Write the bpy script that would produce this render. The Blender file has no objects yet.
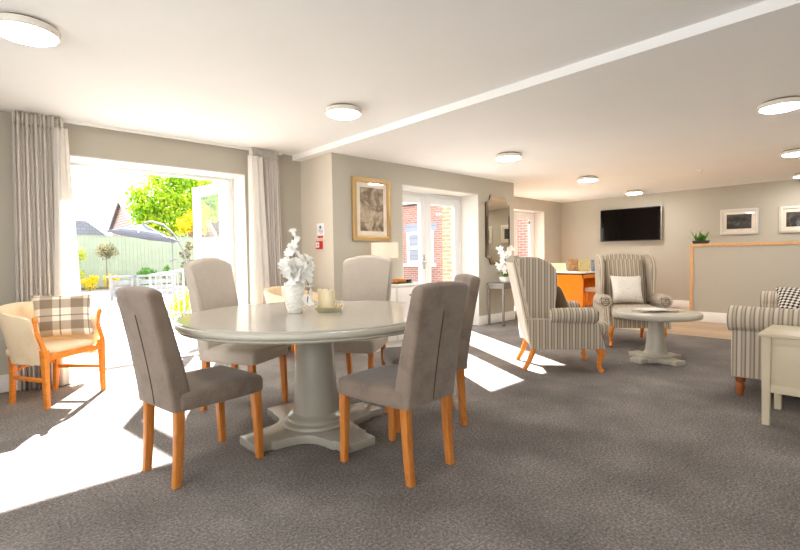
import bpy, bmesh, math, random
from mathutils import Vector, Matrix
random.seed(7)
PI = math.pi
SC = bpy.context.scene
COL = SC.collection

# ------------------------------------------------------------------ materials
def lin(c):
    f = lambda v: v/12.92 if v <= .04045 else ((v+.055)/1.055)**2.4
    return tuple(f(v/255) for v in c) + (1,)

class NT:
    def __init__(s, name):
        s.m = bpy.data.materials.new(name); s.m.use_nodes = True
        s.t = s.m.node_tree; s.n = s.t.nodes; s.b = s.n['Principled BSDF']; s.out = s.n['Material Output']
    def node(s, typ, **kw):
        n = s.n.new(typ)
        for k, v in kw.items():
            if k in n.inputs.keys(): n.inputs[k].default_value = v
            else: setattr(n, k, v)
        return n
    def link(s, a, b): s.t.links.new(a, b)
    def coord(s, kind='Object', scale=(1,1,1)):
        c = s.node('ShaderNodeTexCoord'); mp = s.node('ShaderNodeMapping')
        mp.inputs['Scale'].default_value = scale
        s.link(c.outputs[kind], mp.inputs['Vector']); return mp.outputs['Vector']
    def ramp(s, fac, stops, interp='LINEAR'):
        r = s.node('ShaderNodeValToRGB'); r.color_ramp.interpolation = interp
        e = r.color_ramp.elements
        while len(e) < len(stops): e.new(.5)
        for el, (p, c) in zip(e, stops): el.position = p; el.color = lin(c)
        s.link(fac, r.inputs['Fac']); return r.outputs['Color']
    def noise(s, vec, scale, detail=3, rough=.55, dist=0):
        n = s.node('ShaderNodeTexNoise'); n.inputs['Scale'].default_value = scale; n.inputs['Detail'].default_value = detail
        n.inputs['Roughness'].default_value = rough; n.inputs['Distortion'].default_value = dist
        s.link(vec, n.inputs['Vector']); return n.outputs['Fac']
    def bump(s, h, strength=.2, dist=.01):
        b = s.node('ShaderNodeBump'); b.inputs['Strength'].default_value = strength; b.inputs['Distance'].default_value = dist
        s.link(h, b.inputs['Height']); s.link(b.outputs['Normal'], s.b.inputs['Normal'])
    def set(s, rough=.5, spec=.5, metal=0, col=None, sheen=0):
        s.b.inputs['Roughness'].default_value = rough; s.b.inputs['Specular IOR Level'].default_value = spec
        s.b.inputs['Metallic'].default_value = metal
        if sheen: s.b.inputs['Sheen Weight'].default_value = sheen
        if col: s.b.inputs['Base Color'].default_value = lin(col)
        return s
    def base(s, sock): s.link(sock, s.b.inputs['Base Color'])

def plain(name, col, rough=.5, spec=.4, metal=0, var=.04, vscale=6, bump=0, bscale=200):
    t = NT(name).set(rough, spec, metal)
    v = t.coord()
    n = t.noise(v, vscale)
    a = tuple(max(0, min(255, c*(1-var))) for c in col); b = tuple(max(0, min(255, c*(1+var))) for c in col)
    t.base(t.ramp(n, [(.3, a), (.7, b)]))
    if bump: t.bump(t.noise(v, bscale, 2), bump, .002)
    return t.m

def fabric(name, c1, c2, scale=(400,400,400), nscale=9, bump=.25, stretch=None, sheen=.15):
    t = NT(name).set(.92, .15, sheen=sheen); v = t.coord()
    big = t.noise(v, nscale, 4, .6)
    fine = t.noise(t.coord('Object', stretch or (1,1,1)), 260, 2, .6)
    mx = t.node('ShaderNodeMath', operation='ADD'); t.link(big, mx.inputs[0])
    f2 = t.node('ShaderNodeMath', operation='MULTIPLY'); t.link(fine, f2.inputs[0]); f2.inputs[1].default_value = .9
    t.link(f2.outputs[0], mx.inputs[1])
    t.base(t.ramp(mx.outputs[0], [(.65, c1), (1.2, c2)])); t.bump(fine, bump, .003); return t.m

def wood(name, c1, c2, scale=(3,3,30), rough=.4, spec=.4):
    t = NT(name).set(rough, spec); v = t.coord('Object', scale)
    n = t.noise(v, 3.0, 4, .6, .6)
    t.base(t.ramp(n, [(.3, c1), (.72, c2)])); t.bump(n, .05, .002); return t.m

def stripes(name, axis, period, stops):
    t = NT(name).set(.9, .15, sheen=.1)
    c = t.node('ShaderNodeTexCoord'); sp = t.node('ShaderNodeSeparateXYZ'); t.link(c.outputs['UV'], sp.inputs[0])
    m = t.node('ShaderNodeMath', operation='DIVIDE'); t.link(sp.outputs[axis], m.inputs[0]); m.inputs[1].default_value = period
    f = t.node('ShaderNodeMath', operation='FRACT'); t.link(m.outputs[0], f.inputs[0])
    t.base(t.ramp(f.outputs[0], stops, 'LINEAR'))
    t.bump(t.noise(t.coord(), 300, 2), .2, .002); return t.m

def glass(name='window_glass', tint=(255,255,255), refl=.06):
    t = NT(name); t.n.remove(t.b)
    tr = t.node('ShaderNodeBsdfTransparent'); tr.inputs['Color'].default_value = lin(tint)
    gl = t.node('ShaderNodeBsdfGlossy'); gl.inputs['Roughness'].default_value = 0
    lw = t.node('ShaderNodeLayerWeight'); lw.inputs['Blend'].default_value = .5
    pw = t.node('ShaderNodeMath', operation='POWER'); t.link(lw.outputs['Facing'], pw.inputs[0]); pw.inputs[1].default_value = 4
    fr = t.node('ShaderNodeMath', operation='MULTIPLY_ADD'); t.link(pw.outputs[0], fr.inputs[0]); fr.inputs[1].default_value = .4; fr.inputs[2].default_value = .03
    mx = t.node('ShaderNodeMixShader'); t.link(fr.outputs[0], mx.inputs[0]); t.link(tr.outputs[0], mx.inputs[1]); t.link(gl.outputs[0], mx.inputs[2])
    t.link(mx.outputs[0], t.out.inputs['Surface']); return t.m

def translucent(name, col, tcol, fac=.45, rough=.9, vary=0, vscale=3, stops=None):
    t = NT(name).set(rough, .1, col=col); 
    tl = t.node('ShaderNodeBsdfTranslucent'); tl.inputs['Color'].default_value = lin(tcol)
    if stops:
        oi = t.noise(t.coord(), vscale, 3, .7); cc = t.ramp(oi, stops); t.base(cc); t.link(cc, tl.inputs['Color'])
    mx = t.node('ShaderNodeMixShader'); mx.inputs[0].default_value = fac
    t.link(t.b.outputs[0], mx.inputs[1]); t.link(tl.outputs[0], mx.inputs[2]); t.link(mx.outputs[0], t.out.inputs['Surface']); return t.m

def emis(name, col, strength):
    t = NT(name).set(.5, .3, col=(250,248,240)); t.b.inputs['Emission Color'].default_value = lin(col); t.b.inputs['Emission Strength'].default_value = strength
    return t.m

def carpet():
    t = NT('carpet').set(1, .05); v = t.coord()
    big = t.noise(v, 1.6, 4, .6); fine = t.noise(v, 78, 5, .88)
    vo = t.node('ShaderNodeTexVoronoi'); vo.inputs['Scale'].default_value = 200; t.link(v, vo.inputs['Vector'])
    m = t.node('ShaderNodeMath', operation='MULTIPLY_ADD'); t.link(fine, m.inputs[0]); m.inputs[1].default_value = 1.0
    m2 = t.node('ShaderNodeMath', operation='MULTIPLY'); t.link(big, m2.inputs[0]); m2.inputs[1].default_value = .28
    t.link(m2.outputs[0], m.inputs[2])
    t.base(t.ramp(m.outputs[0], [(.46, (76,71,68)), (.64, (124,118,113)), (.82, (178,171,165))]))
    t.bump(vo.outputs['Distance'], .12, .003); return t.m

def planks():
    t = NT('oak_plank_floor').set(.45, .4); v = t.coord()
    b = t.node('ShaderNodeTexBrick'); b.offset = .4; t.link(t.coord('Object', (1,1,1)), b.inputs['Vector'])
    mp = b.inputs['Vector'].links[0].from_node; mp.inputs['Rotation'].default_value = (0,0,PI/2)
    b.inputs['Scale'].default_value = 1; b.inputs['Brick Width'].default_value = 1.3; b.inputs['Row Height'].default_value = .16; b.inputs['Mortar Size'].default_value = .003
    b.inputs['Color1'].default_value = lin((196,170,140)); b.inputs['Color2'].default_value = lin((178,150,122)); b.inputs['Mortar'].default_value = lin((120,98,78))
    n = t.noise(t.coord('Object', (30,3,3)), 4, 4)
    mx = t.node('ShaderNodeMixRGB', blend_type='OVERLAY'); mx.inputs[0].default_value = .4; t.link(b.outputs['Color'], mx.inputs[1]); t.link(n, mx.inputs[2])
    t.base(mx.outputs[0]); return t.m

def bricks(name, c1, c2, mortar, axis='YZ', w=.225, h=.075):
    t = NT(name).set(.9, .2)
    c = t.node('ShaderNodeTexCoord'); sp = t.node('ShaderNodeSeparateXYZ'); t.link(c.outputs['Object'], sp.inputs[0])
    cb = t.node('ShaderNodeCombineXYZ'); t.link(sp.outputs['XYZ'.index(axis[0])], cb.inputs[0]); t.link(sp.outputs['XYZ'.index(axis[1])], cb.inputs[1])
    b = t.node('ShaderNodeTexBrick'); t.link(cb.outputs[0], b.inputs['Vector']); b.inputs['Scale'].default_value = 1
    b.inputs['Brick Width'].default_value = w; b.inputs['Row Height'].default_value = h; b.inputs['Mortar Size'].default_value = .009
    b.inputs['Color1'].default_value = lin(c1); b.inputs['Color2'].default_value = lin(c2); b.inputs['Mortar'].default_value = lin(mortar)
    t.base(b.outputs['Color']); t.bump(b.outputs['Fac'], .4, -.01); return t.m

def plaid():
    t = NT('plaid_fabric').set(.92, .15, sheen=.1)
    c = t.node('ShaderNodeTexCoord'); sp = t.node('ShaderNodeSeparateXYZ'); t.link(c.outputs['UV'], sp.inputs[0])
    st = [(0,(250,245,236)),(.13,(250,245,236)),(.14,(194,182,168)),(.33,(194,182,168)),(.34,(250,245,236)),(.44,(250,245,236)),(.45,(176,164,150)),(.475,(250,245,236)),(.62,(250,245,236)),(.63,(194,182,168)),(.83,(194,182,168)),(.84,(250,245,236)),(.92,(176,164,150)),(.94,(250,245,236))]
    cols = [t.ramp(sp.outputs[i], st, 'CONSTANT') for i in (0,1)]
    mx = t.node('ShaderNodeMixRGB', blend_type='MULTIPLY'); mx.inputs[0].default_value = 1
    t.link(cols[0], mx.inputs[1]); t.link(cols[1], mx.inputs[2]); t.base(mx.outputs[0]); return t.m

def houndstooth():
    t = NT('houndstooth_fabric').set(.92, .15)
    v = t.coord('UV', (15,15,15)); mp = v.node; mp.inputs['Rotation'].default_value = (0,0,.5)
    ch = t.node('ShaderNodeTexChecker', Scale=1.0); t.link(v, ch.inputs['Vector'])
    ch.inputs['Color1'].default_value = lin((222,214,200)); ch.inputs['Color2'].default_value = lin((52,50,52)); t.base(ch.outputs['Color']); return t.m

def print_mat(name, stops, scale=6, stretch=(1,1,1), dist=1.2):
    t = NT(name).set(.5, .3); n = t.noise(t.coord('Object', stretch), scale, 7, .65, dist)
    t.base(t.ramp(n, stops)); return t.m

M = {}
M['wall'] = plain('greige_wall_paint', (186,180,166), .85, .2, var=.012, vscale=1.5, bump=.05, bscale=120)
M['wall_lit'] = plain('lit_wall_paint', (214,206,192), .85, .2, var=.01, vscale=1.5)  # wall colour lightened to stand in for light from the garden doors
M['ceiling'] = plain('ceiling_paint', (250,249,247), .9, .15, var=.008, vscale=1)
M['white'] = plain('white_gloss_paint', (242,240,235), .35, .4, var=.01)
M['reveal'] = plain('reveal_paint', (208,204,196), .6, .2, var=.01)
M['upvc'] = plain('white_window_plastic', (232,233,233), .3, .4, var=.006)
M['carpet'] = carpet(); M['planks'] = planks()
M['glass'] = glass()
M['oak_trim'] = wood('light_oak_trim', (206,158,110), (222,178,130), (3,20,3), .45)
M['orange'] = wood('orange_beech_wood', (212,118,32), (240,152,58), (4,4,30), .38)
M['orange_leg'] = wood('honey_oak_leg', (188,108,42), (218,142,68), (18,18,3), .4)
M['brown'] = wood('turned_brown_wood', (140,74,34), (176,102,50), (10,10,3), .35)
M['desk'] = wood('cherry_desk_wood', (226,128,22), (244,152,40), (2,14,14), .4)
M['taupe'] = fabric('taupe_velvet', (106,91,79), (142,125,110), nscale=7, sheen=.35)
M['linen'] = fabric('pale_linen', (170,160,147), (194,184,171), nscale=2, stretch=(.2,.2,3))
M['cream_rear_lit'] = fabric('plain_cream_cloth_lit', (220,210,194), (234,226,212), nscale=3)
M['cream_vinyl'] = fabric('cream_upholstery', (238,206,164), (250,228,194), nscale=4, bump=.1)
M['seam'] = plain('dark_seam_thread', (86,74,65), .9, .1)
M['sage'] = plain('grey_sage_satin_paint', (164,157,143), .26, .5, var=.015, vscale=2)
M['sage_light'] = plain('grey_lacquer', (190,184,168), .3, .5, var=.015, vscale=2)
M['table_side'] = plain('pale_olive_paint', (204,190,162), .35, .45, var=.015)
M['tabletop'] = plain('satin_grey_tabletop', (190,184,172),   .10, .55, var=.012, vscale=1.2)
ST = [(0,(206,194,176)),(.30,(206,194,176)),(.36,(140,126,110)),(.48,(140,126,110)),(.54,(190,176,156)),(.74,(190,176,156)),(.79,(158,144,126)),(.93,(158,144,126)),(.98,(206,194,176))]
M['str_u'] = stripes('vertical_ticking_stripe', 0, .056, ST); M['str_v'] = stripes('cross_ticking_stripe', 1, .056, ST)
ST2 = [(p, tuple(int(c*k) for c, k in zip(col, (.58,.52,.46)))) for p, col in ST]
M['str_dark'] = stripes('dark_ticking_stripe', 1, .045, ST2)
M['plaid'] = plaid(); M['hound'] = houndstooth()
M['damask'] = print_mat('damask_fabric', [(.3,(206,196,180)),(.5,(236,230,220)),(.7,(214,205,190))], 22, dist=2)
M['curtain'] = translucent('curtain_cloth', (206,196,186), (226,214,202), .4, stops=[(.3,(243,237,231)),(.7,(250,246,241))], vscale=40)
M['lining'] = translucent('curtain_lining', (246,243,238), (250,246,240), .4)
M['tape'] = translucent('curtain_header_tape', (246,241,233), (246,241,233), .35)
M['shade'] = translucent('lamp_shade_cloth', (250,245,236), (255,248,236), .5)
M['lamp_on'] = emis('lamp_diffuser', (255,251,245), 36.0)
M['bulb'] = emis('warm_bulb', (255,246,230), 3.0)
M['fitting'] = plain('white_fitting_plastic', (238,232,220), .4, .4, var=.01)
M['gap'] = plain('shadow_gap_bronze', (120,98,66), .6, .3)
M['ceramic'] = plain('white_ceramic', (246,243,237), .28, .5, var=.05, vscale=30, bump=.5, bscale=45)
M['petal'] = translucent('white_petal', (251,250,247), (250,249,245), .15)
M['twig'] = plain('dark_twig', (70,56,42), .8)
M['wax'] = plain('cream_candle_wax', (240,224,186), .45, .4, var=.02)
M['traygreen'] = plain('olive_gold_tray', (200,193,158), .35, .5, var=.05)
M['gold'] = NT('champagne_gold_leaf').set(.38, .5, .5, (200,168,118)).m
M['silver'] = NT('brushed_silver_frame').set(.35, .5, .35, (220,214,204)).m
M['mat'] = plain('cream_mount_board', (240,228,210), .8)
M['print_brown'] = print_mat('sepia_abstract_print', [(.3,(74,60,48)),(.45,(140,120,98)),(.6,(206,190,166)),(.72,(150,132,110))], 5, (1,1,1), 1.0)
M['print_dark'] = print_mat('dark_landscape_print', [(.3,(26,26,28)),(.5,(62,62,60)),(.68,(120,116,108)),(.8,(60,58,56))], 6, (1,1,3))
M['print_dark2'] = print_mat('dark_foliage_print', [(.35,(22,20,20)),(.52,(54,48,46)),(.66,(120,112,104)),(.75,(40,36,36))], 16, (1,1,1))
M['black'] = plain('black_plastic', (18,18,19), .3, .5, var=.05)
M['screen'] = NT('tv_screen').set(.08, .25, 0, (3,3,4)).m
M['mirror'] = NT('mirror_silver').set(.02, .5, 1, (214,208,196)).m
M['mirror_edge'] = NT('bevelled_mirror_edge').set(.08, .5, 1, (190,182,166)).m
M['dark_edge'] = plain('dark_bronze_edge', (62,52,44), .4)
M['grey_metal'] = NT('grey_painted_metal').set(.4, .5, .3, (128,122,116)).m
M['chrome'] = NT('satin_chrome').set(.25, .5, 1, (200,200,200)).m
M['red'] = plain('red_plastic', (206,44,40), .4, .4); M['blue'] = plain('blue_print', (60,110,180), .5)
M['paper'] = plain('white_paper', (240,240,240), .6); M['rednote'] = plain('red_print', (200,70,60), .6)
M['leaf'] = translucent('green_leaf', (74,130,40), (110,168,50), .3, .5)
M['pot_dark'] = plain('dark_plant_pot', (60,58,52), .6)
M['bowl'] = plain('white_bowl_glaze', (232,230,224), .25, .5, var=.01)
M['grey_top'] = plain('pale_desk_top', (226,224,218), .4)
M['orange_leather'] = plain('orange_tan_leather', (206,128,50), .5); M['dark_slate'] = plain('dark_slate_tray', (82,70,62), .5)
M['book_a'] = print_mat('brown_patterned_cover', [(.36,(90,50,26)),(.48,(150,94,50)),(.55,(222,190,140)),(.62,(64,34,20))], 60, dist=0)
M['book_b'] = print_mat('yellow_green_cover', [(.3,(170,150,90)),(.5,(214,196,140)),(.62,(150,160,110)),(.75,(196,120,70))], 26)
M['book_c'] = print_mat('blue_cover', [(.3,(60,90,130)),(.5,(110,140,170)),(.65,(186,170,120)),(.8,(70,80,90))], 26)
M['mag_a'] = print_mat('magazine_cover', [(.3,(200,170,150)),(.5,(236,226,214)),(.7,(170,130,110))], 9)
M['mag_b'] = print_mat('magazine_cover_dark', [(.3,(90,74,66)),(.5,(200,180,160)),(.7,(230,220,210))], 9)
M['mag_c'] = print_mat('white_magazine_cover', [(.3,(226,222,216)),(.5,(244,242,238)),(.72,(200,188,178))], 8)
M['beige_chair'] = fabric('beige_office_cloth', (176,156,138), (204,186,168), nscale=5)
# outdoors
M['paving'] = bricks('pale_paving_slabs', (160,155,148), (150,146,140), (128,123,116), 'XY', .6, .6)
M['soil'] = plain('planting_soil', (126,108,88), .95, .1, var=.2, vscale=5)
M['fence'] = plain('sage_fence_paint', (146,155,134), .8, .2, var=.03, vscale=3)
M['brick_red'] = bricks('red_brick', (152,106,96), (136,90,80), (166,154,146), 'YZ')
M['brick_x'] = bricks('orange_brick', (170,118,90), (154,100,76), (166,150,134), 'YZ')
M['brick_pink'] = bricks('pink_brick', (176,130,124), (164,118,112), (180,166,160), 'XZ')
M['slate'] = bricks('slate_roof', (134,138,148), (124,128,138), (104,108,116), 'XZ', .3, .2)
M['tile_brown'] = bricks('brown_tile_roof', (92,74,64), (112,92,80), (64,52,46), 'XZ', .3, .22)
M['render'] = plain('white_render', (190,190,192), .8)
M['leaf_green'] = translucent('spring_leaves', (120,160,40), (150,190,40), .5, .6, stops=[(.35,(86,136,30)),(.5,(150,182,44)),(.65,(196,206,60))], vscale=1.3)
M['leaf_yellow'] = translucent('yellow_leaves', (220,190,40), (230,200,40), .5, .6, stops=[(.35,(222,192,30)),(.65,(240,224,70))], vscale=2)
M['leaf_dark'] = translucent('muted_leaves', (120,116,84), (130,126,80), .35, .7, stops=[(.35,(100,100,66)),(.65,(168,158,126))], vscale=4)
M['leaf_lime'] = translucent('lime_leaves', (178,190,50), (190,204,50), .45, .6, stops=[(.35,(150,170,34)),(.65,(214,212,70))], vscale=5)
M['bark'] = plain('tree_bark', (120,104,90), .9, .1, var=.15)
M['canvas'] = translucent('grey_umbrella_canvas', (128,129,140), (138,139,150), .3)
M['umb_pole'] = plain('grey_umbrella_metal', (112,114,116), .5)
M['white_rail'] = plain('white_garden_paint', (132,132,134), .5)

# ------------------------------------------------------------------ mesh tools
class MB:
    def __init__(s): s.bm = bmesh.new(); s.uv = s.bm.loops.layers.uv.new('UVMap')
    def box(s, x0, x1, y0, y1, z0, z1, bev=0, seg=2, mat=None):
        r = bmesh.ops.create_cube(s.bm, size=1)
        vs = r['verts']
        for v in vs:
            v.co = Vector((x0 + (v.co.x+.5)*(x1-x0), y0 + (v.co.y+.5)*(y1-y0), z0 + (v.co.z+.5)*(z1-z0)))
        if mat is not None:
            for v in vs: v.co = mat @ v.co
        if bev:
            es = list({e for v in vs for e in v.link_edges})
            bmesh.ops.bevel(s.bm, geom=es, offset=bev, segments=seg, affect='EDGES', profile=.5)
        return s
    def loft(s, secs, cap=True, closed=True):
        rings = [[s.bm.verts.new(p) for p in sec] for sec in secs]
        n = len(secs[0])
        per = []
        for sec in secs:
            d = [0]
            for i in range(n): d.append(d[-1] + (Vector(sec[(i+1) % n])-Vector(sec[i])).length)
            per.append(d)
        mid = per[len(per)//2]
        vl = [0]
        for a, b in zip(secs, secs[1:]):
            vl.append(vl[-1] + sum((Vector(q)-Vector(p)).length for p, q in zip(a, b))/n)
        m = n if closed else n-1
        for k in range(len(rings)-1):
            for i in range(m):
                j = (i+1) % n
                f = s.bm.faces.new((rings[k][i], rings[k][j], rings[k+1][j], rings[k+1][i]))
                for lp, uv in zip(f.loops, ((mid[i],vl[k]),(mid[i+1],vl[k]),(mid[i+1],vl[k+1]),(mid[i],vl[k+1]))): lp[s.uv].uv = uv
        if cap and closed:
            for rg, rev, sec in ((rings[0], True, secs[0]), (rings[-1], False, secs[-1])):
                f = s.bm.faces.new(rg[::-1] if rev else rg)
                c = sum((Vector(p) for p in sec), Vector())/n
                ax = 0
                for lp in f.loops: lp[s.uv].uv = (lp.vert.co.x, lp.vert.co.y+lp.vert.co.z)
        return s
    def lathe(s, prof, seg=32, c=(0,0,0), mat=None):
        secs = []
        for r, z in prof:
            sec = [Vector((c[0]+max(r,1e-4)*math.cos(2*PI*i/seg), c[1]+max(r,1e-4)*math.sin(2*PI*i/seg), c[2]+z)) for i in range(seg)]
            if mat is not None: sec = [mat @ p for p in sec]
            secs.append(sec)
        return s.loft(secs)
    def tube(s, pts, rad, seg=8, flat=1.0):
        pts = [Vector(p) for p in pts]; secs = []
        rs = rad if isinstance(rad, (list, tuple)) else [rad]*len(pts)
        ref = Vector((0,0,1)) if abs((pts[-1]-pts[0]).normalized().z) < .9 else Vector((1,0,0))
        for i, p in enumerate(pts):
            d = (pts[min(i+1, len(pts)-1)]-pts[max(i-1,0)]).normalized()
            a = d.cross(ref).normalized(); b = a.cross(d).normalized()
            secs.append([p + rs[i]*(a*math.cos(2*PI*k/seg)+b*flat*math.sin(2*PI*k/seg)) for k in range(seg)])
        return s.loft(secs)
    def prism(s, poly, axis, a, b, bev=0, seg=3):
        # polygon in the plane across axis, extruded from a to b
        def mk(p, t):
            return {'X': (t, p[0], p[1]), 'Y': (p[0], t, p[1]), 'Z': (p[0], p[1], t)}[axis]
        n0 = set(s.bm.verts); 
        va = [s.bm.verts.new(mk(p, a)) for p in poly]; vb = [s.bm.verts.new(mk(p, b)) for p in poly]
        fs = [s.bm.faces.new(va), s.bm.faces.new(vb[::-1])]
        n = len(poly)
        for i in range(n):
            j = (i+1) % n
            fs.append(s.bm.faces.new((va[j], va[i], vb[i], vb[j])))
        bmesh.ops.recalc_face_normals(s.bm, faces=fs)
        if bev:
            es = list(set(fs[0].edges) | set(fs[1].edges))
            bmesh.ops.bevel(s.bm, geom=es, offset=bev, segments=seg, affect='EDGES', profile=.5)
        return s
    def auto_uv(s):
        # side-projected UVs: u along the horizontal of each face, v along its vertical
        s.bm.normal_update()
        for f in s.bm.faces:
            n = f.normal
            for lp in f.loops:
                c = lp.vert.co
                if abs(n.z) > max(abs(n.x), abs(n.y)): lp[s.uv].uv = (c.x, c.y)
                elif abs(n.x) > abs(n.y): lp[s.uv].uv = (c.y, c.z)
                else: lp[s.uv].uv = (c.x, c.z)
        return s
    def build(s, name, mat, parent=None, angle=40, loc=None, rot=None, normals=True):
        if normals: bmesh.ops.recalc_face_normals(s.bm, faces=s.bm.faces[:])
        me = bpy.data.meshes.new(name); s.bm.to_mesh(me); s.bm.free()
        me.materials.append(mat); me.shade_smooth(); me.set_sharp_from_angle(angle=math.radians(angle))
        o = bpy.data.objects.new(name, me); COL.objects.link(o)
        if parent: o.parent = parent
        if loc: o.location = loc
        if rot: o.rotation_euler = rot
        return o

def rr(w, d, r, n=5, cx=0, cy=0):
    # rounded rectangle, counter-clockwise
    r = min(r, w/2-1e-4, d/2-1e-4); out = []
    for (sx, sy, a0) in ((1,1,0), (-1,1,PI/2), (-1,-1,PI), (1,-1,3*PI/2)):
        for k in range(n+1):
            a = a0 + PI/2*k/n
            out.append((cx+sx*(w/2-r)+r*math.cos(a), cy+sy*(d/2-r)+r*math.sin(a)))
    return out
def rrd(w, d, r, n=4, m=6, cx=0, cy=0):
    # rounded rectangle with subdivided sides
    c = rr(w, d, r, n, cx, cy); out = []
    for i, p in enumerate(c):
        q = c[(i+1) % len(c)]; L = math.hypot(q[0]-p[0], q[1]-p[1]); out.append(p)
        if (i+1) % (n+1) == 0:
            for k in range(1, m): out.append((p[0]+(q[0]-p[0])*k/m, p[1]+(q[1]-p[1])*k/m))
    return out

def thing(name, label, cat, loc=(0,0,0), rz=0, group=None, rot=None):
    o = bpy.data.objects.new(name, None); o.empty_display_size = .1; COL.objects.link(o)
    o.location = loc; o.rotation_euler = rot or (0,0,rz); o['label'] = label; o['category'] = cat
    if group: o['group'] = group
    return o
def tag(o, label, cat, group=None, kind=None):
    o['label'] = label; o['category'] = cat
    if group: o['group'] = group
    if kind: o['kind'] = kind
    return o
def struct(o): o['kind'] = 'structure'; return o
def dup(root, loc, rz, label, group=None):
    r = root.copy(); COL.objects.link(r); r.location = loc; r.rotation_euler = (0,0,rz); r['label'] = label
    if group: r['group'] = group
    for ch in list(root.children):
        c = ch.copy(); COL.objects.link(c); c.parent = r
        for g in ch.children:
            d = g.copy(); COL.objects.link(d); d.parent = c
    return r
def wallbox(name, boxes, mat, bev=0):
    m = MB()
    for b in boxes: m.box(*b, bev=bev)
    return struct(m.build(name, mat))

# ------------------------------------------------------------------ room shell
YA, YB, YR, XC, XE, XB = 5.405, 4.69, 5.737, 3.276, 7.149, 10.823
CL, CR, XS = 2.475, 2.41, 3.16
XW, YS = -1.9, -3.2        # walls behind the camera
wallbox('floor', [(XW,7.29,YS,YR+.4,-.12,0)], M['carpet'])
wallbox('floor', [(7.29,XB,YS,YR+.4,-.12,-.004)], M['planks'])
wallbox('ceiling', [(XW,XS,YS,YA+.4,CL,CL+.15)], M['ceiling'])
wallbox('ceiling', [(XS,XC+.2,YS,YA+.4,CR,CL+.15),(XC+.2,6.95,YS,YB+.42,CR,CL+.15),(6.95,XB,YS,YR+.4,CR,CL+.15)], M['ceiling'])
DX0, DX1, DH = .751, 2.515, 2.165
wallbox('wall_left', [(XW,DX0,YA,YA+.4,0,CL),(DX1,XC,YA,YA+.4,0,CL),(DX0,DX1,YA,YA+.4,DH,CL)], M['wall'])
wallbox('wall_return', [(XC,XC+.2,YB+.001,YA+.4,0,CR)], M['wall_lit'])
BX0, BX1, BH = 4.427, 6.13, 2.14
wallbox('wall_middle', [(XC+.0005,BX0,YB,YB+.42,0,CR),(BX1,XE,YB,YB+.42,0,CR),(BX0,BX1,YB,YB+.42,BH,CR)], M['wall'])
wallbox('wall_recess', [(6.95,XE,YB+.42,YR+.4,0,CR),(XE,8.25,YR,YR+.4,0,CR),(10.012,XB,YR,YR+.4,0,CR),(8.25,10.012,YR,YR+.4,2.15,CR)], M['wall'])
wallbox('wall_back', [(XB,XB+.2,YS,YR+.4,-.05,CR)], M['wall'])
wallbox('wall_brickwork', [(6.91,6.95,YB+.42,YR+.44,-.03,3.2)], M['brick_x'])
# the two walls behind the camera, with openings added for fill light
def wall_with_openings_x(name, y0, y1, spans, z0, z1, x0, x1, mat):
    bx = []; c = x0
    for a, b in spans: bx.append((c,a,y0,y1,0,CL)); bx.append((a,b,y0,y1,0,z0)); bx.append((a,b,y0,y1,z1,CL)); c = b
    bx.append((c,x1,y0,y1,0,CL)); return wallbox(name, bx, mat)
RS = [(5.4,7.2)]
wall_with_openings_x('wall_right', YS-.3, YS, RS, .5, 2.25, XW, XB, M['wall'])
wallbox('wall_rear', [(XW-.3,XW,YS,-2.7,0,CL),(XW-.3,XW,-2.7,2.8,2.3,CL),(XW-.3,XW,-2.7,2.8,0,.25),(XW-.3,XW,2.8,YA+.4,0,CL)], M['wall'])
# skirting boards
sk = lambda n, b: wallbox(n, [b], M['white'], .004)
sk('baseboard_left', (XW,DX0-.002,YA-.018,YA,0,.155))
sk('baseboard_left', (DX1+.002,XC,YA-.018,YA,0,.155))
sk('baseboard_return', (XC-.018,XC,YB-.018,YA-.019,0,.155))
sk('baseboard_middle', (XC-.018,BX0-.002,YB-.018,YB,0,.155))
sk('baseboard_middle', (BX1+.002,XE+.018,YB-.018,YB,0,.155))
sk('baseboard_recess', (XE,XE+.018,YB,YR,0,.155))
sk('baseboard_recess', (XE+.019,8.2,YR-.018,YR,0,.155))
sk('baseboard_back', (XB-.018,XB,YS,YR,-.004,.155))
# white reveal linings
def lining(name, x0, x1, y0, y1, h):
    m = MB(); m.box(x0,x0+.012,y0,y1,0,h); m.box(x1-.012,x1,y0,y1,0,h); m.box(x0+.012,x1-.012,y0,y1,h-.012,h)
    return struct(m.build(name, M['reveal']))
lining('trim_1', DX0, DX1, YA-.003, YA+.33, DH)
lining('trim_2', BX0, BX1, YB-.003, 5.05, BH)
lining('trim_3', 8.25, 10.012, YR-.003, YR+.3, 2.15)

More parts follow.
